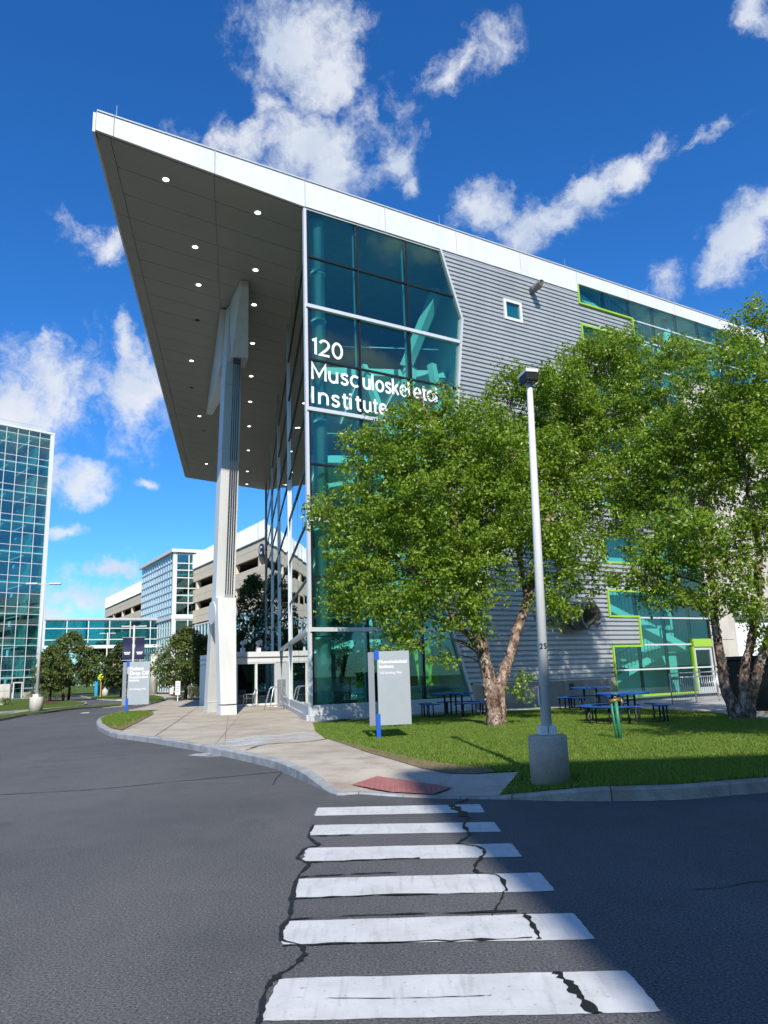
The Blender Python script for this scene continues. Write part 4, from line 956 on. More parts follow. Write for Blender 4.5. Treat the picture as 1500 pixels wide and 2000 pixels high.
# parking garage
GC = KC + dA2 * 2.9; FG = (GC, dA, nA, Z)        # x runs away from the viewer, negative comes nearer
gar = thing('parking_garage', 'long beige concrete parking garage with dark open decks and white metal parapet', 'building', GC)
g0, g1 = -33., 62.
lev = [19.6 - .2, 17.6, 15.62, 12.72, 9.82, 6.9, 4.0]
m = MB(); m.box(FG, g0, g1, -30, -29.5, 0, 17.4); m.build('back_wall', 'garage_beige', gar)
m = MB(); m.box(FG, g0, g1, -29.5, .12, 17.2, 17.6); m.build('roof_deck', 'garage_beige', gar)
for k in range(12):
    a = g0 + k * (g1 - g0) / 12; b = a + (g1 - g0) / 12
    m = MB(); m.box(FG, a + .01, b - .01, -.1, .25, 17.45, 19.45); pp = m.build('parapet_panel', 'garage_white', gar)
    m = MB()
    x = a + .2
    while x < b - .1: m.box(FG, x, x + .12, .25, .30, 17.5, 19.55); x += .45
    stuff(m.build('parapet_ribs', 'garage_white', pp))
for zi, ztop in enumerate((17.44, 14.42, 11.48, 8.5, 5.5)):
    zb_ = ztop - 1.85
    for k in range(12):
        a = g0 + k * (g1 - g0) / 12; b = a + (g1 - g0) / 12
        for q0, q1 in ((zb_, zb_ + .9), (zb_ + .93, ztop)):
            m = MB(); m.box(FG, a + .015, b - .015, -.2, .12, q0, q1); m.build('spandrel_panel', 'garage_beige', gar)
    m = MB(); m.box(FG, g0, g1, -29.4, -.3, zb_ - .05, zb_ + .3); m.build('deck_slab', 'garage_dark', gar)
for k in range(13):
    a = g0 + k * (g1 - g0) / 12; m = MB(); m.box(FG, a - .3, a + .3, -.45, .05, 0, 17.4); m.build('pier', 'garage_beige', gar)
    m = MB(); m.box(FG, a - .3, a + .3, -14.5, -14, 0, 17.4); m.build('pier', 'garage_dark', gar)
m = MB(); m.box((GC, dA, nA, Z), g0 - .4, g0, -30, .12, 0, 19.5); m.build('end_wall', 'garage_beige', gar)
m = MB(); m.box(FG, g1, g1 + .4, -30, .12, 0, 19.4); m.build('end_wall', 'garage_beige', gar)
m = MB()                                         # glazed lower front
xg = np.linspace(-32, -.4, 24)
for x0, x1 in zip(xg, xg[1:]): m.box(FG, x0 + .04, x1 - .04, .14, .18, .2, 9.4)
m.build('glass_wall', 'atrium_glass', gar)
m = MB()
for x in xg: m.box(FG, x - .09, x + .09, .13, .26, .2, 9.4)
for z in (.4, 2.6, 4.9, 6.8, 9.3): m.box(FG, -32, -.4, .13, .25, z - .1, z + .1)
stuff(m.build('mullion_grid', 'white_panel', gar))
p = FP(FG, -26.3, .2, 16.1); m = MB(); m.tube([p, p + nA * .12], .75, 24); lg = m.build('round_emblem', 'navy', gar)
m = MB(); q = p + nA * .125; n = 14
m.add([q + (-dA * math.cos(a) + Z * math.sin(a)) * r for r in (.3, .48) for a in np.linspace(.6, 5.7, n)], [(i, i + 1, n + i + 1, n + i) for i in range(n - 1)]); adopt(m.build('emblem_arc', 'lettering'), lg)

# unseen block added behind the viewer, sheared to cast the shadow over the crossing
NBo = arr(4.0, -18, 0); nb = thing('shading_block', 'plain brick block added out of view to shade the crossing', 'building', NBo)
FN = (NBo, arr(1., 0, 0), arr(-.34, 1., 0), Z); NH = 26.0
m = MB(); m.box(FN, 0, 46, -18, -.3, 0, NH); m.build('wall', 'brick_far', nb)
for k in range(7):
    z0 = .6 + k * 3.6
    m = MB(); m.box(FN, 0, 46, -.3, 0, z0 - .6 if k else 0, z0 + .9); m.build('brick_band', 'brick_far', nb)
    for q in range(9):
        m = MB(); m.box(FN, .8 + q * 5, 5.2 + q * 5, -.25, -.2, z0 + .9, z0 + 3.1); m.build('window', 'tower_glass', nb)
        m = MB(); m.box(FN, q * 5 if q else 0, .8 + q * 5, -.3, 0, z0 + .9, z0 + 3.1); m.build('brick_pier', 'brick_far', nb)
m = MB(); m.box(FN, -.01, 46, -18, .1, NH - .3, NH + .2); m.build('coping', 'concrete_pale', nb)

# ------------------------------------------------------------------ vegetation
def leaf_mesh(name, cen, rad, n_per, size, mat, parent, seed, flat=.75, squash=.7, nrm_up=.5):
    r = np.random.default_rng(seed); cen = np.array(cen); k = len(cen); n = k * n_per
    c = np.repeat(cen, n_per, 0); rr = np.repeat(np.array(rad), n_per)
    d = r.normal(size=(n, 3)); d /= np.linalg.norm(d, axis=1)[:, None]; q = r.random(n) ** .45
    p = c + d * (q * rr)[:, None] * np.array([1, 1, squash])
    nv = r.normal(size=(n, 3)) + d * .5 + np.array([0, -.25, nrm_up * 1.6]); nv /= np.linalg.norm(nv, axis=1)[:, None]
    t = r.normal(size=(n, 3)) + d * .6 + np.array([0, 0, -.5]); t -= nv * (t * nv).sum(1)[:, None]; t /= np.linalg.norm(t, axis=1)[:, None]
    b = np.cross(nv, t); s = size * (.65 + .7 * r.random(n))[:, None]; fold = nv * s * .13
    V = np.stack([p, p + t * s * .42 + b * s * .33 + fold, p + t * s, p + t * s * .42 - b * s * .33 + fold], 1).reshape(-1, 3)
    me = bpy.data.meshes.new(name); me.vertices.add(4 * n); me.vertices.foreach_set('co', V.ravel().astype(np.float32))
    i = np.arange(n) * 4; T = np.stack([i, i + 1, i + 2, i, i + 2, i + 3], 1).reshape(-1)
    me.loops.add(6 * n); me.loops.foreach_set('vertex_index', T.astype(np.int32)); me.polygons.add(2 * n)
    me.polygons.foreach_set('loop_start', (np.arange(2 * n) * 3).astype(np.int32)); me.polygons.foreach_set('loop_total', np.full(2 * n, 3, np.int32))
    me.update(calc_edges=True); me.validate(); return link(name, me, mat, parent)

def wobble(pts, amp, r, k=3):
    L = smooth_line(pts, k); return [L[0]] + [p + arr(r.uniform(-amp, amp), r.uniform(-amp, amp), 0) for p in L[1:-1]] + [L[-1]]
def flakes(m, pts, rads, count, r):
    for _ in range(count):
        i = r.randrange(len(pts) - 1); t = r.random(); p = pts[i] + (pts[i + 1] - pts[i]) * t; rad = rads[i] + (rads[i + 1] - rads[i]) * t
        a = r.uniform(0, 2 * math.pi); e = arr(math.cos(a), math.sin(a), 0); q = arr(-e[1], e[0], 0); w = r.uniform(.03, .08); h = r.uniform(.03, .10)
        b = p + e * rad * .96; u = Z * (1 if r.random() < .6 else -1)
        m.add([b - q * w / 2, b + q * w / 2, b + q * w / 2 + u * h + e * r.uniform(.015, .06), b - q * w / 2 + u * h * .9 + e * r.uniform(.015, .06)], [(0, 1, 2, 3)])

def birch(label, base, stems, blobs, ncl, per, leaf, seed, group, clr=(.34, .62), peel=True, leafm='birch_leaf', nbr=None):
    """stems: list of (points, radii) in metres; blobs: crown lobes (centre, radii)"""
    r = random.Random(seed); root = thing('birch_tree', label, 'tree', base, group)
    tm = MB(); fm = MB(); skel = []
    for pts, rads in stems:
        P = wobble(pts, .03, r, 4); R_ = list(np.interp(np.linspace(0, 1, len(P)), np.linspace(0, 1, len(rads)), rads))
        R_ = [x * r.uniform(.93, 1.08) * .84 for x in R_]; tm.tube(P, R_, 12)
        for i, p in enumerate(P): skel.append((p, R_[i]))
        if peel: flakes(fm, P, R_, 260, r)
    cl = []; rd = []; vol = [b[1][0] * b[1][1] * b[1][2] for b in blobs]; tot = sum(vol)
    for (c, R3), v in zip(blobs, vol):
        for _ in range(max(4, int(ncl * v / tot))):
            d = np.array([r.gauss(0, 1) for _ in range(3)]); d /= np.linalg.norm(d); q = r.random() ** .38
            cl.append(np.array(c) + d * q * np.array(R3)); rd.append(r.uniform(*clr))
    SP = np.array([s_[0] for s_ in skel]); SR = np.array([s_[1] for s_ in skel])
    bm_ = MB()
    order = list(range(len(cl))); r.shuffle(order)
    for j in order[:nbr or len(order)]:
        c = cl[j]; cost = np.linalg.norm(SP - c, axis=1) + np.maximum(0, SP[:, 2] - c[2] + .25) * 3
        i = int(np.argmin(cost)); a = SP[i]; mid = (a + c) / 2 + arr(r.uniform(-.15, .15), r.uniform(-.15, .15), .12 * np.linalg.norm(c - a))
        L = np.linalg.norm(c - a); r0 = min(SR[i] * .5, .008 + .009 * L); pts = [a, (a + mid) / 2 + arr(0, 0, .05), mid, (mid + c) / 2, c]
        bm_.tube(pts, [r0, r0 * .8, r0 * .6, r0 * .42, .006], 5, False)
        if L > .8:
            for p in (pts[2], pts[3]): SP = np.vstack([SP, p]); SR = np.append(SR, r0 * .6)
        for _ in range(3):
            t = c + np.array([r.gauss(0, .25), r.gauss(0, .25), r.gauss(.05, .2)]); bm_.tube([pts[3], (pts[3] + t) / 2 + arr(0, 0, .04), t], [.007, .005, .003], 3, False)
    tr = tm.build('trunk', 'birch_bark' if peel else 'bark_dark', root, True)
    if peel: stuff(fm.build('peeling_bark', 'birch_bark', tr))
    stuff(bm_.build('branches', 'bark_dark', tr, True))
    leaf_mesh('crown', cl, rd, per, leaf, leafm, root, seed)
    return root
def blobs_px(L, Y0):                             # lobes given as photo pixels at a depth, sizes from the same depth
    o = []
    for (x, y, rx, ry, dy, ry3) in L:
        p = at_y(x, y, Y0 + dy); k = (Y0 + dy) / F; o.append((p, (rx * k, ry3, ry * k)))
    return o
T1 = gz(968, 1418, .15); T1[2] = .15
stem = lambda L: [at_y(x, y, Y) for x, y, Y in L]
Y1 = T1[1]
b1 = [(800, 868, 108, 72, 0, 1.7), (690, 1010, 95, 62, .2, 1.4), (850, 985, 150, 125, -.2, 2.0), (822, 792, 42, 40, .2, .9), (900, 860, 90, 85, 0, 1.6), (700, 1140, 85, 62, .3, 1.3), (670, 1195, 45, 42, .3, .8), (840, 1150, 120, 80, -.4, 1.7),
      (735, 920, 80, 60, .1, 1.3), (960, 880, 90, 100, .2, 1.6), (1000, 765, 62, 52, 2.2, 1.1), (1000, 1020, 90, 95, 0, 1.6), (1070, 1140, 60, 80, .1, 1.2), (800, 1255, 75, 34, -.6, .9), (860, 1300, 30, 36, -.7, .5),
      (1100, 830, 75, 100, 3.6, 1.8), (1170, 715, 75, 50, 4.2, 1.6), (1170, 850, 90, 95, 3.9, 1.8), (1110, 985, 80, 85, 2.6, 1.6), (940, 1130, 70, 60, -.2, 1.2), (1230, 700, 50, 45, 4.4, 1.2), (1040, 930, 70, 80, 1.6, 1.5), (622, 1000, 25, 22, .2, .6), (1020, 1340, 22, 28, -.2, .3), (900, 1000, 130, 110, 2.8, 1.6), (1010, 900, 120, 100, 3.2, 1.6), (800, 1050, 110, 90, 2.6, 1.5), (1090, 850, 100, 100, 3.4, 1.5), (950, 850, 100, 60, 4.2, 1.2), (1090, 1200, 42, 40, 0, .8), (930, 1215, 50, 36, -.8, .9), (760, 1225, 60, 34, -.2, .8), (1130, 1080, 60, 60, .2, 1.), (1085, 1040, 60, 75, .3, 1.2), (1150, 1130, 48, 45, .6, .9), (700, 1085, 80, 60, 0, 1.2), (770, 1180, 80, 55, -.4, 1.2), (880, 1070, 90, 70, -.8, 1.2), (1100, 730, 50, 40, 1.5, .9), (1180, 690, 66, 44, 4.2, 1.4), (1010, 740, 60, 40, 2., 1.), (1105, 760, 60, 50, 3., 1.2), (772, 822, 44, 34, .1, .9), (862, 795, 50, 38, .3, 1.), (700, 862, 52, 34, .1, .9), (650, 1010, 50, 36, .2, .9), (1055, 755, 50, 42, 2., 1.), (1130, 690, 48, 38, 4., 1.1), (1212, 668, 48, 32, 4.3, 1.), (1200, 780, 70, 60, 4., 1.4), (1065, 880, 70, 60, 1.5, 1.2), (1150, 930, 70, 60, 2.5, 1.3), (1200, 1000, 60, 60, 3., 1.2)]
TREES = 'river birches on the lawn'
birch('shaggy-barked birch with a two-forked trunk beside the lamp post concrete base', T1,
      [(stem([(968, 1420, Y1), (958, 1340, Y1), (940, 1260, Y1 - .1), (915, 1180, Y1 - .2), (898, 1080, Y1 - .2), (880, 960, Y1), (845, 840, Y1 + .1), (820, 770, Y1 + .1)]), [.30, .235, .20, .17, .13, .10, .06, .025]),
       (stem([(975, 1420, Y1 + .1), (975, 1350, Y1 + .1), (992, 1290, Y1 + .2), (1022, 1200, Y1 + .7), (1048, 1100, Y1 + 1.3), (1080, 980, Y1 + 2.2), (1120, 850, Y1 + 3.4), (1165, 720, Y1 + 4.2)]), [.26, .22, .17, .15, .13, .11, .07, .02]),
       (stem([(945, 1275, Y1), (905, 1230, Y1 - .3), (860, 1170, Y1 - .5), (800, 1110, Y1 - .4), (720, 1060, Y1)]), [.09, .08, .065, .05, .02]),
       (stem([(1030, 1180, Y1 + .8), (1010, 1060, Y1 + 1.1), (1000, 900, Y1 + 1.8), (1000, 770, Y1 + 2.2)]), [.09, .08, .055, .02])],
      blobs_px(b1, Y1), 3400, 44, .104, 11, TREES, (.16, .42), nbr=700)
T2 = gz(1445, 1405, .15); T2[2] = .15; Y2 = T2[1]
b2 = [(1265, 770, 80, 80, 3.8, 1.7), (1330, 900, 110, 125, 2.0, 2.2), (1420, 770, 95, 110, .2, 1.9), (1490, 640, 45, 50, 0, 1.0), (1480, 900, 105, 150, 0, 2.1), (1300, 1050, 90, 85, .1, 1.6), (1420, 1070, 105, 95, -.2, 1.8), (1245, 1130, 65, 42, .2, 1.0),
      (1340, 1165, 75, 38, -.3, 1.0), (1475, 1180, 55, 60, -.4, 1.1), (1560, 760, 90, 130, 0, 1.8), (1570, 1000, 80, 120, 0, 1.7), (1240, 930, 60, 80, 3.2, 1.5), (1390, 690, 40, 35, 2., .9), (1340, 700, 50, 45, 3.4, 1.2), (1500, 1250, 25, 40, -.4, .5), (1330, 900, 100, 100, 3., 1.5), (1430, 850, 110, 100, 3.2, 1.6), (1260, 1000, 70, 80, 2.6, 1.2), (1290, 1130, 60, 60, 0, 1.), (1400, 1160, 60, 50, -.3, 1.), (1300, 700, 62, 46, 3.4, 1.2), (1440, 660, 55, 55, .5, 1.1), (1492, 600, 28, 32, 0, .7)]
birch('dark-trunked birch with three spreading stems beside the metal railing', T2,
      [(stem([(1440, 1405, Y2), (1415, 1330, Y2), (1402, 1240, Y2), (1392, 1150, Y2), (1380, 1040, Y2 + .6), (1350, 900, Y2 + 1.8), (1300, 780, Y2 + 3.2)]), [.20, .155, .13, .12, .10, .07, .02]),
       (stem([(1452, 1405, Y2 + .1), (1452, 1350, Y2 + .1), (1462, 1270, Y2 + .1), (1478, 1180, Y2 + .1), (1480, 1050, Y2 + .1), (1450, 900, Y2 + .2), (1425, 750, Y2 + .3)]), [.19, .15, .13, .12, .10, .06, .02]),
       (stem([(1460, 1405, Y2), (1475, 1330, Y2 - .1), (1500, 1250, Y2 - .1), (1525, 1150, Y2 - .1), (1530, 1000, Y2), (1510, 820, Y2), (1492, 640, Y2)]), [.19, .15, .13, .12, .10, .06, .02])],
      blobs_px(b2, Y2), 1850, 44, .104, 12, TREES, (.16, .42), nbr=520)
# its neighbour on the same lawn just out of the picture, which shades the tables
T3 = arr(9.4, 11.5, .15)
birch('birch on the right of the lawn that shades the picnic tables', T3, [([T3, T3 + arr(.2, .1, 3), T3 + arr(.3, 0, 6), T3 + arr(.1, .2, 9)], [.2, .15, .1, .03]), ([T3 + arr(.1, 0, 0), T3 + arr(-.5, .3, 3), T3 + arr(-1., .4, 6), T3 + arr(-.9, .3, 8)], [.16, .12, .08, .03])],
      [(T3 + arr(-.1, -1.2, 7.6), (2.1, 2.0, 1.9)), (T3 + arr(.4, -.2, 6.2), (2.0, 2.0, 1.4)), (T3 + arr(1.8, -.5, 6.4), (2.0, 2.2, 2.2)), (T3 + arr(-.2, -1.6, 9.), (1.5, 1.5, 1.2)), (T3 + arr(2.5, .5, 5.), (1.6, 1.8, 1.4)), (T3 + arr(-1.7, -3.4, 7.9), (1.4, 1.4, 1.2)), (T3 + arr(-.8, -2.6, 7.6), (1.5, 1.6, 1.3)), (T3 + arr(.8, -2.4, 8.4), (1.8, 1.8, 1.6))], 620, 60, .13, 13, TREES, nbr=240)

def round_tree(label, base, h, w, seed, mat, group, trunk=.22, ncl=170, per=34, leaf=.30, low=.25, lean=0.):
    r = random.Random(seed); root = thing('shade_tree', label, 'tree', base, group); base = np.array(base, float)
    tm = MB(); top = base + Z * h * .55; tm.tube([base, base + Z * h * .2 + arr(.05, 0, 0), base + Z * h * .4, top], [.16, .13, .10, .04], 8)
    for k in range(7):
        a = k * 2.4 + r.random(); tm.tube([base + Z * h * (.2 + .04 * k), base + Z * h * (.34 + .04 * k) + arr(math.cos(a), math.sin(a), 0) * w * .18, base + Z * h * (.45 + .05 * k) + arr(math.cos(a), math.sin(a), 0) * w * .32], [.06, .045, .015], 5)
    tm.build('trunk', 'bark_dark', root, True); cl = []; rd = []
    for _ in range(ncl):
        u = r.random(); a = r.uniform(0, 6.283); prof = math.sin(math.pi * min(1, (u * .92 + .08)) ** .8) ** .7; rad = w / 2 * prof * math.sqrt(r.uniform(.25, 1)) * r.uniform(.8, 1.08)
        cl.append(base + arr(math.cos(a) * rad + lean * u, math.sin(a) * rad, h * (low + (1 - low) * u) - .1 * rad)); rd.append(r.uniform(.35, .75) * w / 6)
    leaf_mesh('crown', cl, rd, per, leaf, mat, root, seed, nrm_up=.7); return root
FT_ = 'trees along the far drive'
def far_at(x, yb, Y): p = at_y(x, yb, Y); p[2] = 0; return p
round_tree('dense dark green maple with upright leader in front of the skybridge', far_at(134, 1362, 84), 7.3, 6.3, 21, 'maple_leaf', FT_, ncl=230, leaf=.26)
round_tree('small dark maple on a mulch mound beside the tower lamp post', far_at(97, 1366, 78), 5.6, 4.0, 22, 'maple_leaf', FT_, ncl=140, leaf=.25)
round_tree('bright green tree behind the yellow pedestrian sign', far_at(192, 1358, 112), 7.6, 7.0, 23, 'fresh_leaf', FT_)
round_tree('bright green tree under the left end of the skybridge', far_at(100, 1358, 120), 7.6, 6.5, 27, 'fresh_leaf', FT_)
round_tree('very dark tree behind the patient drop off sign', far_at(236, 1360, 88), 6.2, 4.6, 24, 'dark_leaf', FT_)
round_tree('broad green tree between the drop off sign and the white column', far_at(362, 1362, 66), 6.0, 6.4, 25, 'maple_leaf', FT_, ncl=260, leaf=.22, low=.27)
round_tree('second broad green tree close beside the white column legs', far_at(408, 1362, 68), 5.6, 4.4, 30, 'maple_leaf', FT_, ncl=170, leaf=.22, low=.27)
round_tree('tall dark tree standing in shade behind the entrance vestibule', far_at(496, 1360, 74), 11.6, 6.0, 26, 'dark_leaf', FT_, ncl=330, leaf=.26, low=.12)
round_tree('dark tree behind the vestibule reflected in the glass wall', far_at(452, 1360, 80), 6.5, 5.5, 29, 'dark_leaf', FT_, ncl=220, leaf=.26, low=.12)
def shrub(name, label, base, w, h, seed, mat, group):
    r = random.Random(seed); root = thing(name, label, 'shrub', base, group); base = np.array(base, float); m = MB(); cl = []; rd = []
    for k in range(9):
        a = r.uniform(0, 6.28); q = base + arr(math.cos(a) * w * .3, math.sin(a) * w * .3, h * .7); m.tube([base, (base + q) / 2, q], [.02, .015, .006], 4)
    m.build('stems', 'bark_dark', root)
    for _ in range(int(26 * w)): a = r.uniform(0, 6.28); q = math.sqrt(r.random()) * w / 2; cl.append(base + arr(math.cos(a) * q, math.sin(a) * q * .7, h * r.uniform(.2, .85))); rd.append(h * .35)
    leaf_mesh('foliage', cl, rd, 30, .10, mat, root, seed); return root
SH = 'low shrubs by the far drive'
for i, (x, yb, Y, w, h, mt, lb) in enumerate([(72, 1362, 96, 3.2, 1.4, 'maple_leaf', 'clipped shrub at the foot of the glass tower'), (110, 1362, 100, 4.5, 1.5, 'maple_leaf', 'shrub mass behind the dark maple'), (225, 1352, 118, 4., 2.2, 'fresh_leaf', 'yellow green shrub left of the drop off sign'),
                                              (12, 1374, 70, .9, .8, 'fresh_leaf', 'grassy tuft at the foot of the pale concrete slab'), (375, 1356, 76, 3., 1.6, 'dark_leaf', 'dark shrub on the red mulch under the broad tree'), (395, 1356, 74, 2.4, 1.5, 'dark_leaf', 'dark shrub on the red mulch behind the column legs')]):
    shrub('shrub', lb, far_at(x, yb, Y), w, h, 40 + i, mt, SH)

# grass blades on the near lawn
def grass(poly, dens, seed, hmin, hmax, name, z0=.16, ymax=99):
    r = np.random.default_rng(seed); A = np.array([p[:2] for p in poly]); x0, y0 = A.min(0); x1, y1 = A.max(0); x1 = min(x1, 14)
    n = int((x1 - x0) * (y1 - y0) * dens); P = np.c_[r.uniform(x0, x1, n), r.uniform(y0, y1, n)]; P = P[inside(P, A)]
    for sp_ in SOIL: P = P[~inside(P, np.array(sp_)) | (r.random(len(P)) < .12)]
    d = np.hypot(P[:, 0], P[:, 1]); keep = r.random(len(P)) < np.clip(1.35 - d / 42, .4, 1); P = P[keep]
    patch = np.sin(P[:, 0] * 1.7 + 1) * np.sin(P[:, 1] * 1.3) + .6 * np.sin(P[:, 0] * 4.1) * np.sin(P[:, 1] * 3.7 + 2)
    keep = r.random(len(P)) < np.clip(.9 + .35 * patch, .35, 1); P = P[keep]; patch = patch[keep]; n = len(P)
    h = r.uniform(hmin, hmax, n) * (1 + .22 * patch); a = r.uniform(0, 6.283, n); w = .004 + .004 * r.random(n) + .00025 * np.hypot(P[:, 0], P[:, 1]); lean = r.normal(0, .35, (n, 2)) * h[:, None]
    q = np.c_[np.cos(a), np.sin(a)] * w[:, None]; V = np.zeros((n, 4, 3)); V[:, 0, :2] = P - q; V[:, 1, :2] = P + q; V[:, 2, :2] = P + q * .6 + lean * .45; V[:, 3, :2] = P + lean
    zg = np.array([min(z0, zp(*p) + .01) if 9 < p[1] < 14 and p[0] < 5 else z0 for p in P]); V[:, :2, 2] = (zg - .01)[:, None]; V[:, 2, 2] = zg + h * .62; V[:, 3, 2] = zg + h
    me = bpy.data.meshes.new(name); me.vertices.add(4 * n); me.vertices.foreach_set('co', V.reshape(-1).astype(np.float32)); i = np.arange(n) * 4
    T = np.stack([i, i + 1, i + 2, i, i + 2, i + 3], 1).reshape(-1); me.loops.add(6 * n); me.loops.foreach_set('vertex_index', T.astype(np.int32)); me.polygons.add(2 * n)
    me.polygons.foreach_set('loop_start', (np.arange(2 * n) * 3).astype(np.int32)); me.polygons.foreach_set('loop_total', np.full(2 * n, 3, np.int32)); me.update(calc_edges=True)
    o = link(name, me, 'grass_blade'); stuff(o); return o
tag(grass(LAWN, 2000, 1, .022, .055, 'grass'), 'short green mown grass on the front lawn', 'grass')
tag(grass(ISL, 1500, 2, .05, .10, 'grass', .17), 'short green grass on the kerbed island under the drop off sign', 'grass')

# ------------------------------------------------------------------ street furniture and signs
def ringv(c, r, n, ax=None):
    a, b = ax if ax else (arr(1, 0, 0), arr(0, 1, 0)); return [c + (a * math.cos(2 * math.pi * k / n) + b * math.sin(2 * math.pi * k / n)) * r for k in range(n)]
def lathe(m, c, prof, n=24):
    vs = []
    for r, z in prof: vs += ringv(c + Z * z, r, n)
    m.add(vs, [(i * n + j, i * n + (j + 1) % n, (i + 1) * n + (j + 1) % n, (i + 1) * n + j) for i in range(len(prof) - 1) for j in range(n)] + [tuple(range(n))[::-1], tuple((len(prof) - 1) * n + j for j in range(n))])
# near lamp post
LB = gz(1071, 1527, .15) + arr(.075, .22, 0); LB[2] = .1
lp = thing('lamp_post', 'pale grey lamp post numbered 25 on round concrete base by the crossing', 'lamp post', LB)
m = MB(); lathe(m, LB, [(.262, 0), (.262, .60), (.245, .625)], 40); m.build('concrete_base', 'concrete_lamp', lp, True)
for x_ in (0,):
    m = MB(); m.box((LB, arr(1, 0, 0), arr(0, 1, 0), Z), -.115, .115, -.115, .115, .625, .75); bc = m.build('base_cover', 'light_paint', lp, bevel=.012)
    m = MB(); m.box((LB, arr(1, 0, 0), arr(0, 1, 0), Z), -.004, .004, -.12, -.115, .645, .755); m.build('cover_joint', 'dark_metal', bc)
pt = at_y(1034, 748, LB[1] + .05)
m = MB(); m.tube([LB + Z * .74, (LB + Z * .74) * .5 + pt * .5, pt], [.074, .060, .043], 24); pole = m.build('pole', 'light_paint', lp, True)
m = MB(); hh = LB + Z * 1.15; m.box((hh, arr(1, 0, 0), arr(0, 1, 0), Z), -.079, -.069, -.03, .03, -.13, .13); m.build('hand_hole', 'light_paint', pole)
hd = pt; m = MB(); fr = frame(hd, arr(.97, .24, 0) * .78, arr(-.24, .97, 0) * .8)
m.box(fr, -.14, .11, -.18, .16, .0, .10); m.add([fr[0] + fr[1] * x + fr[2] * y + Z * z for x, y, z in ((-.14, -.18, .1), (.11, -.18, .1), (.11, .16, .1), (-.14, .16, .1), (-.10, -.14, .16), (.07, -.14, .16), (.07, .12, .16), (-.10, .12, .16))], [(0, 1, 5, 4), (1, 2, 6, 5), (2, 3, 7, 6), (3, 0, 4, 7), (4, 5, 6, 7)]); lh = m.build('lamp_head', 'black_paint', lp)
m = MB(); m.box(fr, -.142, .112, -.182, .162, .125, .175); m.build('head_cap', 'white_panel', lh)
m = MB(); m.box(fr, -.10, .07, -.14, .12, -.012, .0); m.build('lens', 'steel', lh)
nz = LB[2] + (LB - EYE)[1] * 0 + 1.78; c25 = LB + (pt - LB) * ((nz - LB[2]) / (pt[2] - LB[2]))
text_obj('25', .105, c25 + arr(-.07, -.071, .0), arr(1, 0, 0), Z, 'black_paint', 'number', pole, .001, .003)

# the institute sign
def sign_panel(root, P, ex, ey, w, h, zb, strip, post_h, texts, postw=.09):
    fr = (P, ex, ey, Z)                          # ey points at the reader
    m = MB(); m.box(fr, -postw / 2, postw / 2, -.045, .045, 0, post_h); po = m.build('post', 'sign_blue', root, bevel=.004)
    m = MB(); m.box(fr, postw * .1, w, -.03, .055, zb, zb + h); pn = m.build('panel', 'sign_grey', root, bevel=.004)
    m = MB(); m.box(fr, -strip, -.01 - postw / 2, -.09, -.05, zb - .01, zb + h - .01); m.build('side_panel', 'sign_grey_dark', root, bevel=.004)
    m = MB(); m.box(fr, -postw / 2 - .005, postw * .62, -.06, .062, zb + h - .19 * h / 1.7, zb + h + .035); m.build('blue_clip', 'sign_blue', root)
    m = MB(); m.box(fr, -postw / 2 - .004, postw * .55, -.05, .060, -.1, zb + .26 * h / 1.7); m.build('blue_clip', 'sign_blue', root)
    for t, x, z, s_, bd in texts: text_obj(t, s_, P + ex * x + ey * .0565 + Z * z, ex, Z, 'lettering', 'lettering', pn, .0015, bd, .98)
S1 = gz(740, 1443, .15); ex1 = azd(84); ey1 = azd(174)
sg = thing('institute_sign', 'grey upright sign on a blue post reading Musculoskeletal Institute on the lawn', 'sign', S1)
sign_panel(sg, S1, ex1, ey1, .78, 1.70, .30, .20, .32, [('Musculoskeletal', .05, 1.72, .108, .0022), ('Institute', .05, 1.61, .108, .0022), ('120 Dowling Way', .06, 1.475, .074, .0)])
S2 = gz(247, 1393, .15); ex2 = azd(78); ey2 = azd(168)
sg2 = thing('drop_off_sign', 'large grey sign on a blue post reading Patient Drop Off', 'sign', S2)
sign_panel(sg2, S2, ex2, ey2, 1.08, 2.15, .40, .26, .5, [('Patient', .08, 2.12, .25, .006), ('Drop Off', .08, 1.89, .25, .006), ('Musculoskeletal', .08, 1.72, .145, .004), ('Institute', .08, 1.57, .145, .004), ('120 Dowling Way', .08, 1.14, .115, .001)], .12)

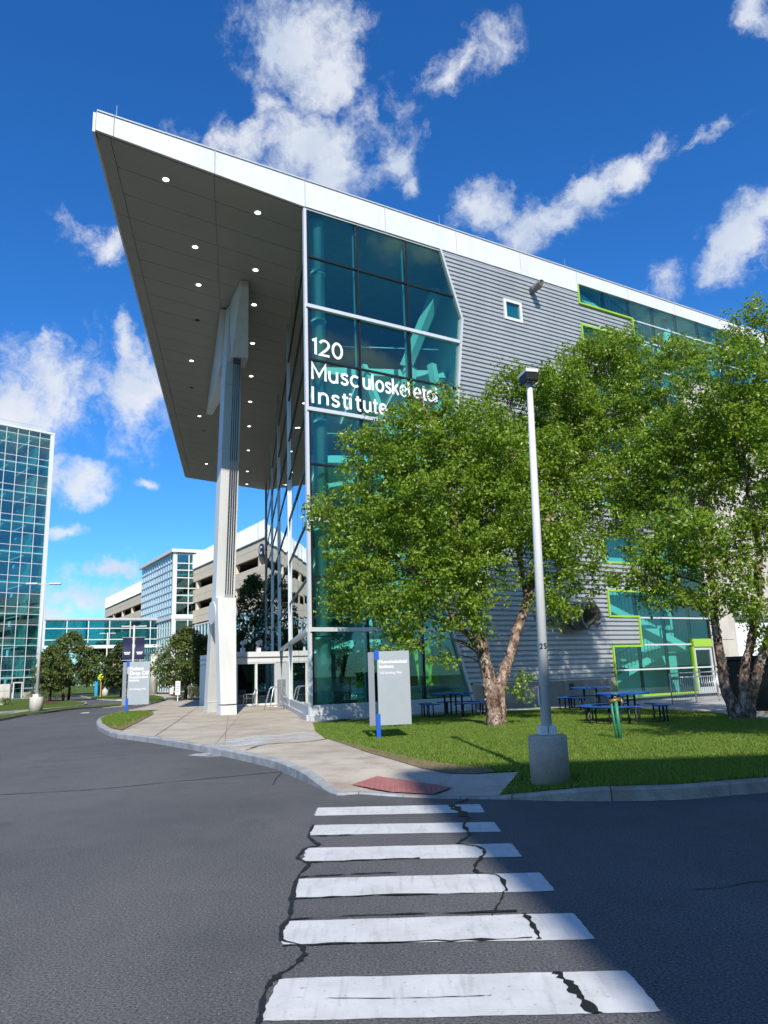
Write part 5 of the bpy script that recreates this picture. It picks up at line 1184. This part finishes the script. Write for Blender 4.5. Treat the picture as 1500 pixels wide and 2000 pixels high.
# picnic tables
def picnic(label, base, rot, group, sc=1.):
    root = thing('picnic_table', label, 'picnic table', base, group); b = np.array(base, float)
    m = MB(); lathe(m, b, [(.66 * sc, .735), (.70 * sc, .745), (.70 * sc, .775), (.66 * sc, .785)], 36); top = m.build('table_top', 'table_blue', root)
    m = MB(); lathe(m, b, [(.55 * sc, .786), (.555 * sc, .789), (.545 * sc, .790)], 36); m.build('top_ring', 'table_blue', top)
    for k in range(4):
        a = rot + k * math.pi / 2; e = arr(math.cos(a), math.sin(a), 0); q = arr(-e[1], e[0], 0)
        m = MB(); m.tube([b + e * .30 * sc + Z * .74, b + e * .30 * sc + Z * .08, b + e * .36 * sc + Z * .03, b + e * .95 * sc + Z * .03, b + e * 1.02 * sc + Z * .08, b + e * 1.02 * sc + Z * .43], .028, 8); m.build('leg', 'black_paint', root, True)
    for k in range(3):
        a0 = rot + .25 + k * 2.094; n = 14; r0, r1 = .86 * sc, 1.16 * sc; vs = []
        for i in range(n + 1):
            a = a0 + 1.55 * i / n; e = arr(math.cos(a), math.sin(a), 0)
            for r, z in ((r0, .435), (r1, .435), (r1 + .01, .455), (r1, .47), (r0, .47), (r0 - .01, .455)): vs.append(b + e * r + Z * z)
        m = MB(); m.add(vs, [(6 * i + j, 6 * i + (j + 1) % 6, 6 * i + 6 + (j + 1) % 6, 6 * i + 6 + j) for i in range(n) for j in range(6)] + [tuple(range(6))[::-1], tuple(6 * n + j for j in range(6))]); se = m.build('bench_seat', 'table_blue', root)
        for f in (.18, .82):
            a = a0 + 1.55 * f; e = arr(math.cos(a), math.sin(a), 0); m = MB(); m.tube([b + e * .92 * sc + Z * .435, b + e * .92 * sc + Z * .05, b + e * .98 * sc + Z * .02, b + e * 1.06 * sc + Z * .02, b + e * 1.11 * sc + Z * .06, b + e * 1.11 * sc + Z * .435], .022, 8); m.build('bench_leg', 'black_paint', root, True)
    return root
PG = 'blue picnic tables on the lawn'
def onz(x, y, z=.15): p = gz(x, y, z); p[2] = z; return p
picnic('blue round picnic table beside the birch trunk and glass wall', onz(887, 1400), .2, PG)
picnic('blue round picnic table against the concrete plinth wall', onz(1156, 1386), .5, PG)
picnic('blue round picnic table behind the green standpipe', onz(1222, 1412), .9, PG)

# green standpipe
SP_ = onz(1212, 1446); sp = thing('standpipe', 'green twin-pipe standpipe with brass valve on the lawn', 'standpipe', SP_)
for dx, r in ((-.065, .024), (0, .04)):
    m = MB(); m.tube([SP_ + arr(dx, 0, -.05), SP_ + arr(dx * 1.5 - .02, 0, .76)], r, 12); m.build('pipe', 'standpipe_green', sp, True)
v = SP_ + arr(-.03, 0, .78); m = MB(); m.tube([v + arr(-.12, 0, -.02), v + arr(.1, 0, .02)], .045, 10); m.tube([v, v + Z * .13], .035, 10); m.build('valve_body', 'brass', sp, True)
m = MB(); lathe(m, v + Z * .12, [(.075, 0), (.08, .012), (.075, .024)], 14); m.build('hand_wheel', 'standpipe_green', sp)
m = MB(); m.tube([v + arr(.09, 0, .02), v + arr(.12, -.03, 0), v + arr(.12, -.04, -.09)], .032, 10); m.build('outlet', 'brass', sp, True)

# metal armchairs and bicycle racks by the entrance
def chair(label, base, rot, group):
    root = thing('metal_armchair', label, 'chair', base, group); b = np.array(base, float); e = arr(math.cos(rot), math.sin(rot), 0); q = arr(-e[1], e[0], 0)   # e: the way it faces
    m = MB()
    for k in range(7): m.box((b + Z * .43, e, q, Z), -.24 + k * .073, -.24 + k * .073 + .055, -.27, .27, 0, .018)
    m.build('seat', 'steel', root); m = MB(); ub = -e * .22 + Z * .97; ub /= np.linalg.norm(ub)
    for k in range(6): m.box((b - e * .25 + Z * .47 + ub * k * .075, q, np.cross(q, ub), ub), -.26, .26, -.008, .008, 0, .055)
    m.build('backrest', 'steel', root)
    for s_ in (-1, 1):
        o = q * .28 * s_; m = MB(); m.tube([b + o + e * .28 + Z * .02, b + o + e * .24 + Z * .43, b + o + e * .27 + Z * .60, b + o + e * .20 + Z * .66, b + o - e * .1 + Z * .665, b + o - e * .29 + Z * .63], .017, 7); m.build('armrest', 'steel', root, True)
        m = MB(); m.tube([b + o - e * .40 + Z * .95, b + o - e * .25 + Z * .44, b + o - e * .27 + Z * .02], .017, 7); m.build('rear_leg', 'steel', root, True)
        m = MB(); m.tube([b + o + e * .30 + Z * .02, b + o - e * .30 + Z * .02], .017, 7); m.build('runner', 'steel', root, True)
    return root
chair('slatted metal armchair standing before the glass entrance doors', SL(-1.95, 17.6, .15), math.radians(175), 'metal chairs by the entrance')
chair('metal armchair half hidden behind the white column legs', onz(420, 1384), math.radians(10), 'metal chairs by the entrance')
def rack(label, base, ex, group):
    root = thing('bicycle_rack', label, 'bike rack', base, group); b = np.array(base, float); ey = np.cross(Z, ex)
    for s_ in (-1, 1):
        o = ey * .22 * s_; m = MB(); m.tube([b + o * 1.6 - ex * .52, b + o * 1.3 - ex * .40 + Z * .5, b + o - ex * .28 + Z * .98, b + o * .9 - ex * .18 + Z * 1.06, b + o * .9 + ex * .18 + Z * 1.06, b + o + ex * .28 + Z * .98, b + o * 1.3 + ex * .40 + Z * .5, b + o * 1.6 + ex * .52], .026, 8); m.build('hoop', 'galvanised', root, True)
        m = MB(); m.tube([b + o * 1.55 - ex * .49 + Z * .16, b + o * 1.55 + ex * .49 + Z * .16], .02, 8); m.build('crossbar', 'galvanised', root, True)
    return root
rack('galvanised trapezoid bicycle rack on the plaza by the glass wall', onz(541, 1386), dR, 'bike racks')

# railing by the side door
def railing():
    Ps = [onz(1314, 1376, .17), onz(1354, 1373.5, .17), onz(1391, 1371, .17), onz(1440, 1367, .17)]; d = Ps[-1] - Ps[0]; d[2] = 0; L_ = np.linalg.norm(d); d /= L_
    root = thing('metal_railing', 'white metal railing with thin balusters by the lime framed side door', 'railing', Ps[0]); b = Ps[0]; L_ = 5.2
    for x in np.linspace(0, L_, 5): m = MB(); m.tube([b + d * x, b + d * x + Z * 1.12], .026, 8); m.build('post', 'galvanised', root, True)
    for z in (1.12, .96, .12): m = MB(); m.tube([b + d * -.02 + Z * z, b + d * (L_ + .02) + Z * z], .022, 8); m.build('rail', 'galvanised', root, True)
    m = MB(); m.tube([arr(0, 0, .12), arr(0, 0, .96)], .010, 6); me0 = m.build('baluster', 'galvanised', root, True)
    xs = [x for x in np.arange(.11, L_, .115)]
    for i, x in enumerate(xs):
        o = me0 if i == 0 else me0.copy()
        if i: COL.objects.link(o)
        o.location = V3(b + d * x)
railing()
# dark utility cabinet at the right edge
UC = onz(1520, 1398, .17); uc = thing('utility_cabinet', 'dark green utility cabinet behind the right birch stems', 'cabinet', UC); fr = (UC, dR, -nR, Z)
m = MB(); m.box(fr, -.1, 1.9, 0, 1.3, .12, 1.5); m.build('body', 'dark_metal', uc, bevel=.03)
m = MB(); m.box(fr, -.15, 1.95, -.05, 1.35, 1.5, 1.6); m.build('lid', 'dark_metal', uc); m = MB(); m.box(fr, -.25, 2.05, -.1, 1.4, -.05, .12); m.build('pad', 'concrete_pale', uc)
for x in (-.05, .93): m = MB(); m.box(fr, x, x + .92, -.03, -.001, .2, 1.44); dd = m.build('door', 'dark_metal', uc); m = MB(); m.box(fr, x + .78, x + .83, -.07, -.03, .75, 1.0); m.build('handle', 'steel', dd)

# lamps of the far drive
def far_lamp(label, base, h, arms, base_h, banners=False, group='tall lamps along the drive'):
    root = thing('drive_lamp', label, 'lamp post', base, group); b = np.array(base, float)
    m = MB(); lathe(m, b, [(.40, -.05), (.40, base_h), (.38, base_h + .02)], 24); m.build('concrete_base', 'concrete_pale', root, True)
    m = MB(); m.box((b, arr(1, 0, 0), arr(0, 1, 0), Z), -.18, .18, -.18, .18, base_h + .02, base_h + .2); m.build('base_cover', 'light_paint', root)
    m = MB(); m.tube([b + Z * (base_h + .1), b + Z * h], [.11, .075], 12); m.build('pole', 'light_paint', root, True)
    for s_ in arms:
        m = MB(); e = arr(.96 * s_, .28 * s_, 0); q = arr(-e[1], e[0], 0); p = b + Z * (h - .12)
        m.tube([p, p + e * .4], .035, 6); m.build('arm', 'light_paint', root); m = MB(); m.box((p, e, q, Z), .35, 1.05, -.17, .17, -.03, .08); m.build('lamp_head', 'light_paint', root, bevel=.02)
    if banners:
        for s_ in (-1, 1):
            e = arr(s_, .25 * s_, 0); e /= np.linalg.norm(e); m = MB()
            z0, z1 = h - 3.0, h - 1.05; n = 8; P = []
            for i in range(n + 1):
                z = z0 + (z1 - z0) * i / n; P.append(b + e * .12 + Z * z)
            vs = []
            for i, p in enumerate(P): w = .78; vs += [p + arr(0, -.02 * math.sin(i), 0), p + e * w + arr(0, -.05 * math.sin(i * .9), 0)]
            vs2 = [np.array(v) + arr(0, .012, 0) for v in vs]; k = len(vs)
            m.add(vs + vs2, [(2 * i, 2 * i + 1, 2 * i + 3, 2 * i + 2) for i in range(n)] + [(k + 2 * i, k + 2 * i + 2, k + 2 * i + 3, k + 2 * i + 1) for i in range(n)]); bn = m.build('banner', 'navy', root)
            m = MB(); m.tube([b + Z * z1, b + e * .95 + Z * z1], .025, 6); m.build('banner_arm', 'light_paint', bn); m = MB(); m.tube([b + Z * z0, b + e * .95 + Z * z0], .025, 6); m.build('banner_arm', 'light_paint', bn)
            m = MB()
            for j, (x0, x1) in enumerate(((.25, .78), (.30, .72))): m.box((b + Z * (z0 + .62 - j * .13), e, arr(e[1], -e[0], 0) * (1 if e[0] > 0 else -1), Z), x0, x1, .06, .07, 0, .08)
            m.build('banner_lettering', 'lettering', bn)
    return root
b_ = onz(70, 1389, .12); far_lamp('tall twin-headed lamp on a concrete drum in front of the glass tower', b_, 8.15, (-1, 1), .85)
b_ = far_at(257, 1370, 66); far_lamp('lamp post carrying two navy banners behind the drop off sign', b_, 6.6, (-1, 1), .85, True)
b_ = far_at(205, 1358, 104); far_lamp('tall thin lamp on a concrete drum beside the yellow pedestrian sign', b_, 8.6, (-1, 1), .9)
m = MB(); p = far_at(257, 1370, 65.6); cbx = thing('control_box', 'white metal control box on the banner lamp post', 'box', p + Z * 2.4); m.box((p, arr(1, 0, 0), arr(0, 1, 0), Z), -.42, .42, -.12, .12, 2.4, 3.3); m.build('body', 'white_panel', cbx, bevel=.02); m = MB(); m.box((p, arr(1, 0, 0), arr(0, 1, 0), Z), -.36, .36, -.135, -.12, 2.46, 3.24); m.build('door', 'white_panel', cbx)
# pedestrian sign
p = far_at(196, 1360, 98); ps = thing('pedestrian_sign', 'yellow diamond pedestrian warning sign on an orange post', 'sign', p); ex = azd(80); ey = azd(170)
m = MB(); m.tube([p, p + Z * 2.2], .07, 8); m.build('post', 'yellow_post', ps)
c = p + Z * 2.55 - ey * -.1; m = MB(); m.prism([c + ex * .5, c + Z * .5, c - ex * .5, c - Z * .5], -ey * .03); pl_ = m.build('plate', 'yellow_sign', ps)
m = MB()
for a, b2_, r in (((.0, .24), (.0, .26), .065), ((.0, .15), (-.01, -.02), .055), ((-.01, -.02), (-.12, -.26), .035), ((-.01, -.02), (.10, -.25), .035), ((.0, .13), (.13, .02), .028), ((.0, .13), (-.12, .03), .028)):
    m.tube([c + ey * .012 + ex * a[0] + Z * a[1], c + ey * .012 + ex * b2_[0] + Z * b2_[1]], r, 6)
m.build('walking_figure', 'black_paint', pl_)
# small white notice
p = far_at(347, 1366, 60); ws = thing('notice_sign', 'small white notice board on a white post at the drive edge', 'sign', p); ex = azd(84); ey = azd(174)
m = MB(); m.box((p, ex, ey, Z), -.035, .035, -.03, .03, 0, 1.7); m.build('post', 'white_panel', ws)
m = MB(); m.box((p, ex, ey, Z), -.19, .19, .031, .06, .62, 1.68); pn = m.build('board', 'white_panel', ws)
m = MB()
for k in range(6): m.box((p, ex, ey, Z), -.13, .13 - .05 * (k % 2), .06, .063, 1.5 - k * .13, 1.54 - k * .13)
m.build('print_lines', 'sign_grey_dark', pn)
# pale concrete slab, hydrant, blue post, retaining wall
p = onz(-8, 1377, .12); cs = thing('concrete_slab_sign', 'pale freestanding concrete slab on the lawn before the tower', 'wall', p)
d_ = azd(88); m = MB(); m.box((p, d_, azd(178), Z), -3, 1.22, -.3, .12, -.1, 1.85); sb = m.build('slab', 'concrete_pale', cs, bevel=.02)
for z in (.55, 1.2): m = MB(); m.box((p, d_, azd(178), Z), -3, 1.2, .12, .124, z, z + .02); m.build('joint', 'joint_filler', sb)
p = far_at(123, 1369, 80); hy = thing('fire_hydrant', 'dark red hydrant in the shade of the dark maple', 'hydrant', p); m = MB(); lathe(m, p, [(.22, 0), (.22, .06), (.14, .08), (.14, .62), (.17, .64), (.17, .70), (.10, .82), (.03, .88)], 14); m.build('barrel', 'hydrant_red', hy, True)
for s_ in (-1, 1): m = MB(); m.tube([p + Z * .5, p + Z * .5 + arr(.24 * s_, 0, 0)], .07, 8); m.build('outlet', 'hydrant_red', hy)
p = far_at(188, 1358, 104); bp = thing('help_point', 'bright blue help point post near the yellow sign', 'post', p); m = MB(); m.box((p, arr(1, 0, 0), arr(0, 1, 0), Z), -.2, .2, -.2, .2, 0, 2.3); m.build('column', 'cyan_paint', bp, bevel=.03); m = MB(); lathe(m, p + Z * 2.3, [(.12, 0), (.12, .2), (.03, .26)], 10); m.build('beacon', 'sign_blue', bp)
a, b = far_at(366, 1358, 79), far_at(470, 1358, 74); d_ = b - a; L_ = np.linalg.norm(d_); d_ /= L_; rw = thing('retaining_wall', 'low grey concrete wall in shade behind the mulch bed', 'wall', a); fr = (a, d_, np.cross(d_, Z), Z)
m = MB(); m.box(fr, 0, L_, -.15, .15, 0, 1.25); m.build('wall', 'concrete_wall', rw); m = MB(); m.box(fr, -.05, L_ + .05, -.2, .2, 1.25, 1.35); m.build('coping', 'concrete_wall', rw)
a, b = far_at(196, 1356, 122), far_at(246, 1356, 116); d_ = b - a; L_ = np.linalg.norm(d_); d_ /= L_; rw = thing('retaining_wall', 'cream concrete wall beneath the skybridge behind the far lawn', 'wall', a); fr = (a, d_, np.cross(d_, Z), Z)
m = MB(); m.box(fr, 0, L_, -.2, .2, 0, 2.2); m.build('wall', 'concrete_pale', rw); m = MB(); m.box(fr, -.05, L_ + .05, -.25, .25, 2.2, 2.35); m.build('coping', 'concrete_pale', rw)

# plants and chairs seen through the ground-floor glass
def ficus(label, base, h, seed):
    r = random.Random(seed); root = thing('potted_tree', label, 'plant', base, 'potted trees in the lobby'); b = np.array(base, float)
    m = MB(); lathe(m, b, [(.24, 0), (.30, .45), (.32, .5), (.28, .5), (.27, .42)], 18); m.build('pot', 'pot', root)
    m = MB(); m.tube([b + Z * .4, b + arr(.05, 0, 1.2), b + arr(-.03, .05, h * .75)], [.035, .03, .015], 6); cl = []; rd = []
    for _ in range(36): a = r.uniform(0, 6.28); q = r.uniform(.1, .65); t = b + arr(math.cos(a) * q, math.sin(a) * q, r.uniform(h * .45, h)); cl.append(t); rd.append(.3); m.tube([b + Z * r.uniform(1., h * .7), t], [.012, .004], 4)
    m.build('trunk', 'bark_dark', root); leaf_mesh('foliage', cl, rd, 26, .11, 'indoor_leaf', root, seed)
ficus('potted indoor tree behind the prow glass near the round column', SL(1.75, 1.5, .22), 2.7, 61); ficus('potted indoor tree behind the glass beside the sign', SL(2.9, 2.6, .22), 2.6, 62)
chair('pale metal chair inside behind the prow glass', SL(1.15, 3.2, .22), 1.2, 'lobby chairs')
chair('pale metal chair inside beside the potted trees', SL(2.3, 3.6, .22), 4.2, 'lobby chairs')
